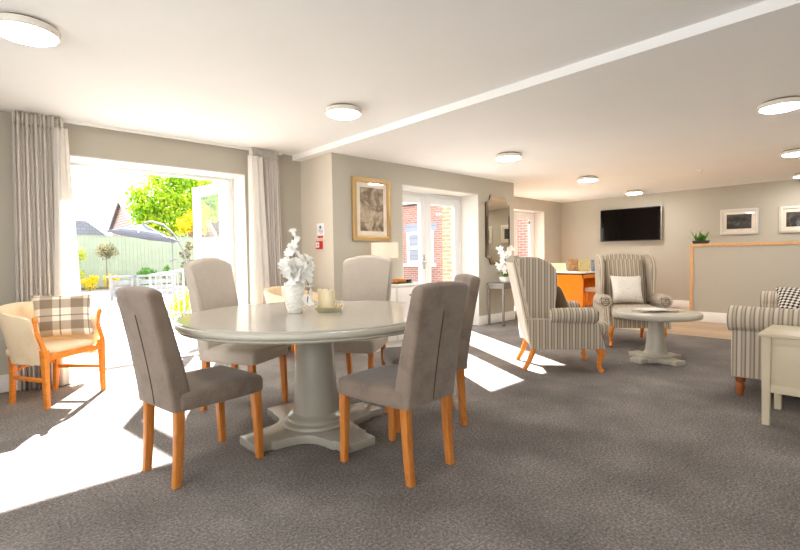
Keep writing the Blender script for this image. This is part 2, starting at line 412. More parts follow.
# French doors, left opening
d1 = MB()
fy0, fy1 = 5.735, 5.815
d1.box(DX0+.012,DX0+.075,fy0,fy1,0,2.153,.006); d1.box(DX1-.075,DX1-.012,fy0,fy1,0,2.153,.006); d1.box(DX0+.075,DX1-.075,fy0,fy1,2.115,2.153,.006)
door1 = struct(d1.build('door_1', M['upvc']))
th = MB(); th.box(DX0+.075,DX1-.075,fy0-.03,fy1+.02,-.02,.022,.004); th.build('threshold', M['chrome'], door1)
def leaf(name, w, h, hinge, ang, parent_struct=True, left=False):
    root = bpy.data.objects.new(name, None); COL.objects.link(root); root.location = hinge; root.rotation_euler = (0,0,ang)
    root['kind'] = 'structure'
    st, tr, br = .115, .12, .2
    m = MB()
    m.box(0,st,-.03,.03,0,h,.006); m.box(w-st,w,-.03,.03,0,h,.006); m.box(st,w-st,-.03,.03,h-tr,h,.006); m.box(st,w-st,-.03,.03,0,br,.006)
    m.build('leaf_frame', M['upvc'], root)
    g = MB(); g.box(st-.01,w-st+.01,-.008,.008,br-.01,h-tr+.01); g.build('pane', M['glass'], root)
    hd = MB(); hd.box(w-.075,w-.04,-.042,-.03,.92,1.14,.004); hd.tube([(w-.057,-.042,1.03),(w-.057,-.075,1.03),(w-.16,-.08,1.03)], .009); hd.build('handle', M['chrome'], root)
    hg = MB()
    for z in (.25, h*.5, h-.25): hg.tube([(0.0,-.036,z-.05),(0.0,-.036,z+.05)], .011)
    hg.build('hinge', M['chrome'], root)
    return root
leaf('door_2', .80, 2.10, (DX1-.075,5.83,.02), math.radians(97))

# French doors, middle opening (closed)
m = MB(); y0, y1 = 5.05, 5.12
m.box(BX0,BX0+.055,y0,y1,0,2.128,.005); m.box(BX1-.055,BX1,y0,y1,0,2.128,.005); m.box(BX0+.055,BX1-.055,y0,y1,2.075,2.128,.005); m.box(BX0+.055,BX1-.055,y0,y1,0,.03,.005)
fr = struct(m.build('door_3', M['upvc']))
v = MB(); v.box(4.62,5.1,y0-.014,y0,2.085,2.105,.003); v.box(5.4,5.95,y0-.014,y0,2.085,2.105,.003); v.build('trickle_vent', M['fitting'], fr)
w = (BX1-BX0-.11)/2
leaf('door_4', w-.003, 2.045, (BX0+.055,5.085,.03), 0)
lf = leaf('door_5', w-.003, 2.045, (BX1-.055,5.085,.03), PI)
# recess window (door height)
m = MB(); y0, y1 = YR+.26, YR+.33
m.box(8.262,8.33,y0,y1,0,2.138,.005); m.box(9.93,10.0,y0,y1,0,2.138,.005); m.box(8.33,9.93,y0,y1,2.07,2.138,.005); m.box(8.33,9.93,y0,y1,0,.08,.005); m.box(9.06,9.2,y0,y1,.08,2.07,.005)
m.box(9.82,9.93,y0+.01,y1-.01,.08,2.07,.004); m.box(9.2,9.3,y0+.01,y1-.01,.08,2.07,.004); m.box(9.3,9.82,y0+.01,y1-.01,1.97,2.07,.004)
win = struct(m.build('window_1', M['upvc']))
g = MB(); g.box(8.33,9.06,y0+.03,y0+.04,.08,2.07); g.box(9.3,9.82,y0+.03,y0+.04,.08,1.97); g.build('pane', M['glass'], win)
hd = MB(); hd.box(9.745,9.80,y0-.012,y0+.012,1.86,1.94,.004); hd.build('restrictor', M['grey_metal'], win)
# added windows behind the camera, out of view, for fill light: plain frames
for i, (a, b) in enumerate(RS):
    m = MB(); y0, y1 = YS-.2, YS-.13
    m.box(a,a+.07,y0,y1,.5,2.25); m.box(b-.07,b,y0,y1,.5,2.25); m.box(a+.07,b-.07,y0,y1,2.18,2.25); m.box(a+.07,b-.07,y0,y1,.5,.57); m.box((a+b)/2-.04,(a+b)/2+.04,y0,y1,.57,2.18)
    struct(m.build('window_%d' % (i+2), M['upvc']))

# half wall with oak capping
HX = 8.896
wallbox('wall_partition', [(HX,HX+.12,YS,2.36,-.004,1.235)], M['wall'])
wallbox('trim_4', [(HX-.018,HX+.138,YS,2.41,1.235,1.285),(HX-.018,HX+.138,2.36,2.41,-.004,1.235)], M['oak_trim'], .004)
sk('baseboard_partition', (HX-.016,HX,YS,2.36,-.004,.16))

# ------------------------------------------------------------------ ceiling fittings
def ceiling_lamp(x, y, zc, label):
    t = thing('ceiling_light', label, 'ceiling light', (x,y,zc), 0, 'round flush ceiling lights')
    MB().lathe([(.135,0),(.135,-.012)], 40).build('shadow_gap', M['gap'], t)
    MB().lathe([(.145,-.012),(.159,-.016),(.162,-.024),(.160,-.05),(.151,-.056),(.145,-.052),(.140,-.050)], 48).build('rim', M['fitting'], t)
    MB().lathe([(.142,-.050),(.138,-.060),(.11,-.068),(.05,-.072),(.001,-.073)], 48).build('diffuser', M['lamp_on'], t)
    return t
L0 = ceiling_lamp(.30, 3.36, CL, 'large round ceiling light cut by the top left corner of the photo')
for x, y, z, lb in ((2.52,3.41,CL,'round ceiling light between the right curtain and the ceiling step'),
                    (5.04,3.38,CR,'round ceiling light above the tall mirror, just past the ceiling step'),
                    (7.58,3.55,CR,'round ceiling light second from the television along the window row'),
                    (10.0,3.72,CR,'small far round ceiling light directly above the television'),
                    (5.10,.715,CR,'big round ceiling light at the right edge, above the framed pictures'),
                    (7.70,.915,CR,'round ceiling light cut by right edge, beneath the bigger one'),
                    (10.1,1.09,CR,'tiny farthest ceiling light at the right edge, touching the back wall')):
    dup(L0, (x,y,z), 0, lb)
t = thing('smoke_detector', 'small white smoke detector on the ceiling right of the television', 'smoke detector', (8.3,2.12,CR))
MB().lathe([(.05,0),(.052,-.012),(.045,-.018)], 24).build('base', M['fitting'], t)
MB().lathe([(.036,-.018),(.034,-.036),(.02,-.042),(.001,-.043)], 24).build('sensor_head', M['fitting'], t)

# ------------------------------------------------------------------ curtains
m = MB(); m.box(.36,2.98,5.335,5.365,CL-.03,CL,.004); tag(m.build('curtain_track', M['white']), 'slim white curtain track on the ceiling above the garden doors', 'curtain track')
def curtain(label, xt0, xt1, xb0, xb1, nf, lining_side, seed):
    rnd = random.Random(seed); ph = [rnd.uniform(-.5,.5) for _ in range(nf+2)]
    t = thing('curtain', label, 'curtain', ((xt0+xt1)/2, 5.285, 0), 0, 'curtains at the garden doors')
    cx = (xt0+xt1)/2; N = nf*10; zs = [.015,.2,.5,.9,1.3,1.7,2.0,2.2,2.32,2.37]
    def row(z, amp, off=0):
        f = 1-z/2.4; o = []
        for i in range(N+1):
            u = i/N; x = (xt0+(xt1-xt0)*u)*(1-f)+(xb0+(xb1-xb0)*u)*f
            k = ph[int(u*nf)]*(1-abs((u*nf)%1-.5)*2)
            a = 2*PI*(u*nf)+k*(1.5*f)
            o.append((x-cx+.006*math.sin(a*.5+seed), amp*math.cos(a)*(1+.35*k)+.012*math.sin(3*u*PI)*f+off, z))
        return o
    def sheet(zz, amp, th=.0035):
        m = MB(); m.loft([row(z, amp*(1.15-.35*z/2.4)) for z in zz], closed=False)
        return m
    b = sheet(zs, .034).build('drape', M['curtain'], t, angle=180)
    s = b.modifiers.new('thickness', 'SOLIDIFY'); s.thickness = .004
    h = MB(); h.loft([row(z, .024) for z in (2.365,2.41,2.466)], closed=False); h = h.build('header_tape', M['tape'], t, angle=180)
    s = h.modifiers.new('thickness', 'SOLIDIFY'); s.thickness = .006
    # pale lining at the leading edge, also standing in for sunlit cloth
    x0, x1 = lining_side
    m = MB()
    def lrow(z):
        f = 1-z/2.4; o = []
        for i in range(25):
            u = i/24; xa = x0[0]*(1-f)+x0[1]*f; xb = x1[0]*(1-f)+x1[1]*f
            o.append((xa+(xb-xa)*u-cx, -.062+.02*math.cos(u*2*PI*2.5)*(1.1-.3*z/2.4), z))
        return o
    m.loft([lrow(z) for z in zs[:-1]+[2.36]], closed=False); l = m.build('lining', M['lining'], t, angle=180)
    s = l.modifiers.new('thickness', 'SOLIDIFY'); s.thickness = .003
    return t
curtain('grey beige pleated curtain left of the garden doors, behind the plaid cushion chair', .345,.715,.30,.70, 12, ((.645,.56),(.735,.81)), 1)
curtain('grey beige pleated curtain right of the garden doors, behind the dining table', 2.53,2.90,2.53,2.93, 12, ((2.475,2.45),(2.64,2.72)), 5)

# ------------------------------------------------------------------ dining chairs
def leg_mesh(x0, y0, x1, y1, ztop, w0, w1, curve=0):
    secs = []
    for k in range(7):
        u = k/6; z = ztop*(1-u)
        x = x0+(x1-x0)*u; y = y0+(y1-y0)*(u**1.7 if curve else u); w = w0+(w1-w0)*u
        secs.append([(px+x, py+y, z) for px, py in rr(w, w*1.05, .006, 2)])
    return MB().loft(secs)
def dining_chair(name, label, loc, rz, fabric_, tall):
    t = thing(name, label, 'chair', loc, rz, 'upholstered chairs around the dining table')
    # seat pad
    secs = []
    for z, ins in ((.385,.012),(.392,.002),(.41,0),(.455,0),(.472,.006),(.482,.022),(.487,.06),(.489,.13)):
        lo = rrd(.452-2*ins, .49-2*ins, max(.03-ins*.2,.012), 4, 4, 0, .03)
        # a little narrower at the back
        secs.append([(x*(1-.10*max(0,(.03-y))/.25), y, z+.006*math.cos(x*7)*math.cos((y-.03)*6)*(z>.47)) for x, y in lo])
    MB().loft(secs).build('seat', fabric_, t, angle=50)
    hw0, hw1, ztop, arch = (.198,.196,.982,.012) if not tall else (.20,.232,1.095,.045)
    yr0, yr1 = (-.243,-.345) if not tall else (-.243,-.335)
    secs = []
    NZ = 16
    for k in range(NZ+1):
        u = k/NZ; z = .39+(ztop-.39)*u
        w = 2*(hw0+(hw1-hw0)*u); yr = yr0+(yr1-yr0)*(u**1.25)
        thk = .112-.036*u
        secs.append([(x, y+yr+thk/2, z+arch*u*u*(1-(x/(w/2))**2)) for x, y in rrd(w, thk, .018, 4, 5)])
    for ins, dz in ((.006,.012),(.016,.02),(.03,.025)):
        w = 2*hw1-2*ins; thk = .076-2*ins
        secs.append([(x, y+yr1+.038, ztop+dz+arch*(1-(x/hw1)**2)) for x, y in rrd(w, thk, max(.018-ins*.2,.008), 4, 5)])
    b = MB().loft(secs).build('backrest', fabric_, t, angle=50)
    if not tall:
        pts = []
        for k in range(9):
            u = .02+.80*k/8; pts.append((0, yr0+(yr1-yr0)*(u**1.25)-.0005, .39+(ztop-.39)*u))
        MB().tube(pts, [.0035]*8+[.002], 6).build('back_seam', M['seam'], b)
    else:
        pts = [(s*(hw0+(hw1-hw0)*u), yr0+(yr1-yr0)*(u**1.25)+.108-.036*u, .5+(ztop-.5)*u) for s in (1,) for u in [k/8 for k in range(9)]]
        for s in (-1,1):
            MB().tube([(s*(p[0]-.012), p[1], p[2]) for p in pts], .004, 6).build('piping', fabric_, b)
    for s in (-1,1):
        leg_mesh(s*.197,.232,s*.197,.246,.40,.045,.036).build('leg', M['orange_leg'], t)
        leg_mesh(s*.168,-.20,s*.166,-.225-.02*tall,.42,.046,.038,1).build('leg', M['orange_leg'], t)
    return t
R = math.radians
A = dining_chair('dining_chair', 'taupe velvet dining chair with its seamed back to the garden, leftmost at the table', (.938,2.674,0), R(-81.3), M['taupe'], False)
dup(A, (1.745,1.895,0), R(4.4), 'taupe velvet dining chair nearest the camera, seamed back turned, right of table pedestal')
dup(A, (2.345,2.265,0), R(57), 'taupe velvet dining chair mostly hidden behind the nearest chair at the table')
B = dining_chair('dining_chair', 'pale linen arched high-back dining chair between the garden doors and the table', (1.551,3.47,0), R(208), M['linen'], True)
dup(B, (2.435,3.155,0), R(122), 'pale linen arched high-back dining chair in front of the sideboard lamp and candles')

# ------------------------------------------------------------------ dining table
TX, TY, TZ = 1.69, 2.66, .79
t = thing('dining_table', 'large round grey painted pedestal dining table with glossy top', 'table', (TX,TY,0))
MB().lathe([(.60,.718),(.80,.722),(.822,.727),(.828,.734),(.822,.741),(.832,.745),(.842,.754),(.844,.766),(.838,.778),(.826,.782)], 96).build('table_edge', M['sage_light'], t)
MB().lathe([(.40,.774),(.826,.778),(.828,.784),(.822,.790),(.30,.790),(.001,.790)], 96).build('tabletop', M['tabletop'], t)
def pedestal_base(half, fw, h, cr):
    # four square ended feet joined by concave arcs
    poly = []
    for k in range(4):
        a = k*PI/2; ca, sa = math.cos(a), math.sin(a)
        r = lambda x, y: (x*ca-y*sa, x*sa+y*ca)
        poly += [r(half,-fw), r(half,fw), r(half-.10,fw), r(half-.115,fw+.02)]
        p0 = (half-.115, fw+.02); p1 = (fw+.02, half-.115)
        cx = half-.03; 
        for j in range(1, 12):
            u = j/12; x = p0[0]*(1-u)+p1[0]*u; y = p0[1]*(1-u)+p1[1]*u
            dpt = cr*math.sin(PI*u); poly.append(r(x-dpt*.7071, y-dpt*.7071))
        poly += [r(fw+.02,half-.115), r(fw,half-.10)]
    return poly
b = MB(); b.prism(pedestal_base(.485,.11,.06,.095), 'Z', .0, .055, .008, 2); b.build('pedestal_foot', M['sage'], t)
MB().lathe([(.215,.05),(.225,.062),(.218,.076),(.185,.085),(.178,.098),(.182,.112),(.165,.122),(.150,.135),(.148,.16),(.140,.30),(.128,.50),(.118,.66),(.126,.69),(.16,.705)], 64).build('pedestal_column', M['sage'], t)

# vase and spray
def blossom(mb, c, r, rnd, n=5):
    c = Vector(c); ax = Vector((rnd.uniform(-1,1), rnd.uniform(-1,.4), rnd.uniform(-.3,.9))).normalized()
    q = ax.to_track_quat('Z','Y').to_matrix()
    for k in range(n):
        a = 2*PI*k/n+rnd.uniform(-.2,.2); d = q @ Vector((math.cos(a), math.sin(a), .25)); s = q @ Vector((-math.sin(a), math.cos(a), 0))
        p = [c, c+d*r*.55+s*r*.42+ax*r*.1, c+d*r*1.05+s*r*.2+ax*r*.22, c+d*r*1.1-s*r*.15+ax*r*.18, c+d*r*.55-s*r*.42+ax*r*.1]
        mb.bm.faces.new([mb.bm.verts.new(x) for x in p])
    r0 = r*.16
    bmesh.ops.create_icosphere(mb.bm, subdivisions=1, radius=r0, matrix=Matrix.Translation(c+ax*r*.15))
VX, VY = 1.575, 2.705
t = thing('vase', 'white textured ceramic vase of blossom standing on the round dining table', 'vase', (VX,VY,TZ))
MB().lathe([(.040,0),(.047,.006),(.053,.05),(.060,.11),(.062,.15),(.057,.185),(.045,.205),(.036,.215),(.041,.228),(.038,.228),(.030,.21),(.034,.19),(.040,.12),(.03,.05),(.001,.045)], 40).build('vase_body', M['ceramic'], t)
rb = MB()
for k in range(9):
    z = .03+k*.02; r = .050+.013*math.sin(min(1,(z)/.15)*PI/2)
    rb.tube([(r*math.cos(a)*1.0, r*math.sin(a), z+.008*math.sin(3*a+k)) for a in [2*PI*i/28 for i in range(29)]], .004, 5)
rb.build('raised_ribs', M['ceramic'], t)
t = thing('blossom_spray', 'white artificial blossom spray with dark twigs standing in the table vase', 'flowers', (VX,VY,TZ+.215))
rnd = random.Random(3)
stems = MB()
stems.tube([(0,0,-.06),(.006,0,.02),(.0,.0,.1),(.01,.01,.2),(.005,.01,.30)], .003, 5)
stems.tube([(0,0,-.05),(-.03,-.02,.05),(-.055,-.02,.11)], .0028, 5); stems.tube([(0,0,-.05),(.04,-.02,.05),(.085,-.05,.12)], .0028, 5); stems.tube([(.012,0,-.04),(.04,-.05,.03),(.06,-.07,-.02),(.055,-.075,-.1),(.05,-.07,-.16)], .0028, 5)
stems.build('twig', M['twig'], t)
pos = []
for k in range(24): a = rnd.uniform(0,2*PI); rr_ = rnd.uniform(.02,.07); pos.append((rr_*math.cos(a), rr_*math.sin(a)-.01, rnd.uniform(.01,.11), .042))
for k in range(4): pos.append((-.05+rnd.uniform(-.02,.02), -.02+rnd.uniform(-.02,.02), .05+.022*k, .034))
for k in range(3): pos.append((.075+rnd.uniform(-.015,.02), -.045, .09+.025*k, .032))
for k in range(9): pos.append((.0+rnd.uniform(-.028,.028), rnd.uniform(-.02,.02), .155+.02*k, .033-.0012*k))
for k in range(6): pos.append((.058+rnd.uniform(-.012,.012), -.075+rnd.uniform(-.01,.01), .02-.035*k, .027))
for p in pos:
    mb = MB(); blossom(mb, p[:3], p[3]*1.12, rnd, 8); mb.build('blossom', M['petal'], t, normals=False)

# candle tray
CX, CY = 1.785, 2.615
t = thing('candle_tray', 'square olive green tray under the candles on the dining table', 'tray', (CX,CY,TZ), R(47))
m = MB(); m.loft([[(x,y,z) for x, y in rr(w,w,.006,2)] for w, z in ((.13,0),(.17,.03),(.178,.03),(.174,.026),(.134,.006))]); m.build('tray_body', M['traygreen'], t)
def candle(dx, dy, h, r, label):
    c, s = math.cos(R(47)), math.sin(R(47))
    # dx along picture right, dy away from camera
    o = thing('pillar_candle', label, 'candle', (CX+dx*s+dy*c, CY-dx*c+dy*s, TZ+.0062), 0, 'cream pillar candles on the tray')
    MB().lathe([(r-.002,0),(r,.004),(r,h-.004),(r-.003,h),(r*.7,h-.002),(r*.3,h-.004),(.001,h-.004)], 32).build('wax', M['wax'], o)
    MB().tube([(0,0,h-.006),(.001,0,h+.004),(.003,.001,h+.009)], .0012, 5).build('wick', M['twig'], o)
candle(-.052,.028,.14,.032,'cream pillar candle at the left of the tray, behind the front candle')
candle(.0,-.026,.137,.041,'cream pillar candle standing foremost on the tray')
candle(.058,.0,.05,.015,'short stub candle at the right end of the tray')

# ------------------------------------------------------------------ tub chairs and their cushions
def pillow(w, h, th, puff=.62, n=16, ears=.10):
    m = MB()
    def surf(side):
        rows = []
        for j in range(n+1):
            row = []
            for i in range(n+1):
                u = -1+2*i/n; v = -1+2*j/n
                pin = 1-ears*(1-abs(u)**2)*abs(v)**4; pin2 = 1-ears*(1-abs(v)**2)*abs(u)**4
                z = th/2*((1-u**4)*(1-v**4))**puff
                row.append(m.bm.verts.new((w/2*u*pin2*1.0, side*z, h/2*v*pin)))
            rows.append(row)
        for j in range(n):
            for i in range(n):
                f = m.bm.faces.new((rows[j][i], rows[j][i+1], rows[j+1][i+1], rows[j+1][i]))
                for lp, (a, b) in zip(f.loops, ((i,j),(i+1,j),(i+1,j+1),(i,j+1))): lp[m.uv].uv = (a/n, b/n)
    surf(-1); surf(1)
    bmesh.ops.remove_doubles(m.bm, verts=m.bm.verts[:], dist=.0005)
    return m
def tub_chair(label, loc, rz):
    t = thing('tub_chair', label, 'chair', loc, rz, 'cream tub chairs by the garden doors')
    # upholstered shell, U shaped in plan
    path = []
    for k in range(25):
        a = PI*(k/24); path.append((.275*math.cos(a), -.02-.245*math.sin(a)**.8 if math.sin(a) > 0 else -.02))
    path = [(.285,.19),(.283,.09)] + path + [(-.283,.09),(-.285,.19)]
    secs = []
    n = len(path)
    for i, (x, y) in enumerate(path):
        u = i/(n-1); e = math.sin(PI*u)
        ztop = .70+.11*e**.7 if 0 < u < 1 else .70
        d = Vector((path[min(i+1,n-1)][0]-path[max(i-1,0)][0], path[min(i+1,n-1)][1]-path[max(i-1,0)][1])).normalized()
        nr = Vector((d.y, -d.x)); th = .05
        sec = []
        for (o, z) in ((.5,.34),(.5,.55),(.58,ztop-.03),(.35,ztop-.004),(0,ztop),(-.35,ztop-.004),(-.55,ztop-.03),(-.5,.55),(-.5,.34)):
            flare = .05-.075*(z-.34)/.4
            sec.append((x+nr.x*(o*th+flare), y+nr.y*(o*th+flare), z))
        secs.append(sec)
    MB().loft(secs).build('tub_shell', M['cream_vinyl'], t, angle=60)
    s = []
    for z, ins in ((.40,.01),(.41,0),(.445,0),(.462,.012),(.472,.04),(.476,.1)):
        s.append([(x, y, z) for x, y in rrd(.51-2*ins,.47-2*ins,.12-ins*.5,6,3,0,.0)])
    MB().loft(s).build('seat', M['cream_vinyl'], t, angle=60)
    # show-wood arm fronts, S curved
    for sx in (-1,1):
        pts = [(sx*.27,.235,.43),(sx*.272,.24,.47),(sx*.276,.215,.54),(sx*.284,.185,.61),(sx*.292,.185,.67),(sx*.297,.20,.70),(sx*.297,.195,.722)]
        MB().tube(pts, [.022,.021,.018,.017,.019,.024,.016], 10, .9).build('arm_front', M['orange'], t)
        leg_mesh(sx*.265,.235,sx*.262,.24,.46,.046,.032).build('leg', M['orange'], t)
        leg_mesh(sx*.19,-.165,sx*.19,-.195,.40,.044,.032,1).build('leg', M['orange'], t)
        m = MB(); m.box(-.012,.012,-.2,.225,.205,.235,.004,mat=Matrix.Translation((sx*.226,0,0)) @ Matrix.Rotation(-sx*.17,4,'Z')); m.build('stretcher', M['orange'], t)
    m = MB(); m.box(-.25,.25,.225,.255,.375,.425,.006); m.build('front_rail', M['orange'], t)
    m = MB(); m.tube([(-.19,-.175,.26),(-.1,-.18,.28),(0,-.185,.288),(.1,-.18,.28),(.19,-.175,.26)], .013, 8); m.build('stretcher', M['orange'], t)
    return t
TC = tub_chair('cream tub chair with orange wooden legs and plaid cushion beside the left curtain', (.51,4.865,0), R(-57-90+2))
dup(TC, (2.83,4.88,0), R(180+20), 'cream tub chair in the corner beyond the table, right of the right curtain')
def lean(o, loc, yaw, tilt): o.location = loc; o.rotation_euler = (tilt, 0, yaw); return o
o = pillow(.44,.38,.14).build('plaid_cushion', M['plaid'], angle=180)
lean(tag(o, 'beige and grey plaid square cushion leaning in the left tub chair', 'cushion'), (.605,4.90,.69), R(-12), R(-16))
o = pillow(.36,.34,.14).build('white_cushion', M['petal'], angle=180)
lean(tag(o, 'plain white cushion in the corner tub chair, behind the vase', 'cushion'), (2.85,4.91,.66), R(200), R(12))

# ------------------------------------------------------------------ sideboard group
t = thing('sideboard', 'white painted sideboard with a drawer under the gilt framed picture', 'sideboard', (3.93,4.485,0))
m = MB(); m.box(-.47,.46,-.185,.185,.08,.775,.004); m.build('carcass', M['white'], t)
m = MB(); m.box(-.49,.48,-.205,.187,.775,.80,.006); m.build('worktop', M['white'], t)
m = MB(); m.box(-.47,.46,-.175,.18,0,.08); m.build('plinth', M['white'], t)
for x0, x1 in ((-.46,-.01),(.005,.45)):
    m = MB(); m.box(x0+.01,x1-.01,-.2,-.185,.56,.755,.004); d = m.build('drawer', M['white'], t)
    m = MB(); m.lathe([(.006,0),(.006,.014),(.014,.02),(.013,.028),(.004,.032)], 16, mat=Matrix.Translation(((x0+x1)/2,-.2,.655)) @ Matrix.Rotation(PI/2,4,'X')); m.build('knob', M['grey_metal'], d)
    m = MB(); m.box(x0+.01,x1-.01,-.2,-.185,.10,.545,.004); d = m.build('door', M['white'], t)
    m = MB(); m.lathe([(.006,0),(.006,.014),(.014,.02),(.013,.028),(.004,.032)], 16, mat=Matrix.Translation(((x0+.05 if x0 > 0 else x1-.05),-.2,.45)) @ Matrix.Rotation(PI/2,4,'X')); m.build('knob', M['grey_metal'], d)
t = thing('table_lamp', 'table lamp with white drum shade on the sideboard, behind the linen chair', 'lamp', (3.90,4.46,.80))
MB().lathe([(.075,0),(.08,.012),(.05,.03),(.065,.10),(.075,.16),(.06,.22),(.025,.26),(.015,.30)], 32).build('lamp_base', M['ceramic'], t)
MB().tube([(0,0,.29),(0,0,.40)], .007, 8).build('lamp_stem', M['chrome'], t)
MB().lathe([(.02,.37),(.03,.40),(.03,.43),(.015,.46),(.001,.465)], 16).build('bulb', M['bulb'], t)
m = MB(); m.loft([[(r*math.cos(2*PI*i/40), r*math.sin(2*PI*i/40), z) for i in range(40)] for r, z in ((.172,.33),(.172,.525),(.167,.525),(.167,.33),(.172,.33))], cap=False); m.build('lamp_shade', M['shade'], t)
o = MB(); o.box(-.13,.17,-.07,.07,0,.014,.004); tag(o.build('serving_tray', M['dark_slate'], loc=(4.13,4.41,.80)), 'flat dark tray on the sideboard top near the French doors', 'tray')
o = MB(); o.box(-.09,.09,-.045,.045,0,.045,.014,3); tag(o.build('leather_case', M['orange_leather'], loc=(4.10,4.41,.8145), rot=(0,0,.1)), 'orange tan case lying on the dark sideboard tray', 'case')
o = MB(); o.box(-.035,.035,-.04,.04,0,.038,.01,2); tag(o.build('trinket_box', M['black'], loc=(4.245,4.40,.8145)), 'small dark box at the right end of the sideboard tray', 'box')

# picture over the sideboard
def picture(name, label, loc, rz, w, h, fw, mw, fm, pm, dep=.035, group=None):
    t = thing(name, label, 'picture', loc, rz, group)
    def ring(x, z, a, y0, y1, mb, bev=.004):
        mb.box(-x/2,-x/2+a,y0,y1,-z/2,z/2,bev); mb.box(x/2-a,x/2,y0,y1,-z/2,z/2,bev); mb.box(-x/2+a,x/2-a,y0,y1,z/2-a,z/2,bev); mb.box(-x/2+a,x/2-a,y0,y1,-z/2,-z/2+a,bev)
    f = MB(); ring(w,h,fw,-dep,0,f); ring(w-2*fw*.55,h-2*fw*.55,fw*.25,-dep-.008,-dep+.004,f,.003); f.build('frame', fm, t)
    m = MB(); m.box(-w/2+fw*.9,w/2-fw*.9,-.018,-.002,-h/2+fw*.9,h/2-fw*.9); m.build('mount', M['mat'], t)
    p = MB(); k = fw+mw; p.box(-w/2+k,w/2-k,-.021,-.0181,-h/2+k,h/2-k); p.build('print', pm, t)
    g = MB(); g.box(-w/2+fw,w/2-fw,-.027,-.0255,-h/2+fw,h/2-fw); g.build('glazing', M['glass'], t)
    return t
picture('framed_picture', 'gilt framed sepia abstract print above the sideboard', (3.875,YB-.001,1.758), 0, .63, .80, .062, .06, M['gold'], M['print_brown'])
P2 = picture('framed_picture', 'silver framed dark landscape print beside the television', (XB-.001,2.115,1.716), -PI/2, .60, .485, .05, .055, M['silver'], M['print_dark'], .03, 'silver framed prints on the back wall')
picture('framed_picture', 'silver framed dark print cut by the right edge of the photo', (XB-.001,1.215,1.705), -PI/2, .61, .47, .05, .055, M['silver'], M['print_dark2'], .03, 'silver framed prints on the back wall')

# notices on the return wall
t = thing('safety_notice', 'white fire safety notice with blue disc on the pale side wall', 'sign', (XC-.001,4.957,1.482), PI/2)
m = MB(); m.box(-.075,.075,0,.004,-.095,.095); m.build('panel', M['paper'], t)
m = MB(); m.lathe([(.022,0),(.022,.0015)], 24, mat=Matrix.Translation((0,.004,.045)) @ Matrix.Rotation(-PI/2,4,'X')); m.build('disc', M['blue'], t)
m = MB(); m.box(-.066,.066,.004,.0055,-.09,-.058); m.build('red_band', M['rednote'], t)
m = MB()
for k in range(3): m.box(-.06,.05-.02*k,.004,.0052,.003-.017*k,.009-.017*k)
m.build('text_lines', M['blue'], t)
t = thing('fire_call_point', 'red square fire alarm call point below the safety notice', 'fire alarm', (XC-.001,4.962,1.305), PI/2)
m = MB(); m.box(-.05,.05,0,.045,-.05,.05,.006); m.build('housing', M['red'], t)
m = MB(); m.box(-.036,.036,.045,.048,-.03,.034,.001); m.build('window_plate', M['paper'], t)
m = MB(); m.lathe([(.012,0),(.012,.002)], 20, mat=Matrix.Translation((0,.048,.002)) @ Matrix.Rotation(-PI/2,4,'X')); m.build('target_dot', M['red'], t)

# ------------------------------------------------------------------ mirror and console
t = thing('wall_mirror', 'tall frameless mirror with clipped corners and mirrored border above the console table', 'mirror', (6.645,YB-.001,1.57))
def clip(w, h, c): return [(-w/2+c,-h/2),(w/2-c,-h/2),(w/2-c*.72,-h/2+c*.72),(w/2,-h/2+c),(w/2,h/2-c),(w/2-c*.72,h/2-c*.72),(w/2-c,h/2),(-w/2+c,h/2),(-w/2+c*.72,h/2-c*.72),(-w/2,h/2-c),(-w/2,-h/2+c),(-w/2+c*.72,-h/2+c*.72)]
m = MB(); m.prism(clip(.68,1.16,.13), 'Y', -.022, 0); m.build('backing', M['dark_edge'], t)
m = MB(); a = clip(.676,1.156,.13); b = clip(.57,1.05,.10)
m.loft([[(x,-.0225,z) for x, z in a],[(x,-.032,z) for x, z in b]], cap=False); m.build('bevelled_border', M['mirror_edge'], t, angle=5)
m = MB(); m.prism(b, 'Y', -.0325, -.022); m.build('mirror_glass', M['mirror'], t, angle=5)
t = thing('console_table', 'slim grey metal console table against the wall below the mirror', 'table', (6.70,4.475,0))
m = MB(); m.box(-.43,.43,-.17,.17,.665,.69,.003); m.build('top', M['grey_metal'], t)
m = MB(); m.box(-.41,.41,-.15,.15,.60,.665,.002); m.build('apron', M['grey_metal'], t)
for sx in (-1,1):
    for sy in (-1,1):
        m = MB(); m.box(sx*.40-.015,sx*.40+.015,sy*.14-.015,sy*.14+.015,0,.60,.002); m.build('leg', M['grey_metal'], t)
t = thing('potted_orchid', 'white orchid in a white bowl on the console table', 'plant', (6.46,4.40,.69))
MB().lathe([(.05,0),(.075,.01),(.105,.06),(.11,.10),(.103,.10),(.095,.06),(.06,.05),(.001,.05)], 32).build('pot', M['bowl'], t)
rnd = random.Random(11)
m = MB()
for k in range(9):
    a = 2*PI*k/9+rnd.uniform(-.2,.2); L = rnd.uniform(.13,.2); d = Vector((math.cos(a), math.sin(a), 0)); s = Vector((-math.sin(a), math.cos(a), 0))
    p = [Vector((0,0,.09))+d*.02, d*L*.4+Vector((0,0,.17))+s*.028, d*L*.8+Vector((0,0,.17)), d*L+Vector((0,0,.13)), d*L*.8+Vector((0,0,.165))-s*.02, d*L*.4+Vector((0,0,.17))-s*.028]
    m.bm.faces.new([m.bm.verts.new(x) for x in p])
l = m.build('leaf', M['leaf'], t, normals=False)
m = MB(); paths = [[(-.03,0,.08),(-.10,-.01,.25),(-.17,-.02,.45),(-.22,-.03,.57)],[(.02,0,.08),(.0,-.02,.25),(.0,-.03,.42),(.02,-.04,.57)],[(0,0,.08),(-.16,-.03,.22),(-.32,-.05,.30)]]
for p in paths: m.tube(p, .004, 5)
m.build('stem', M['leaf'], t)
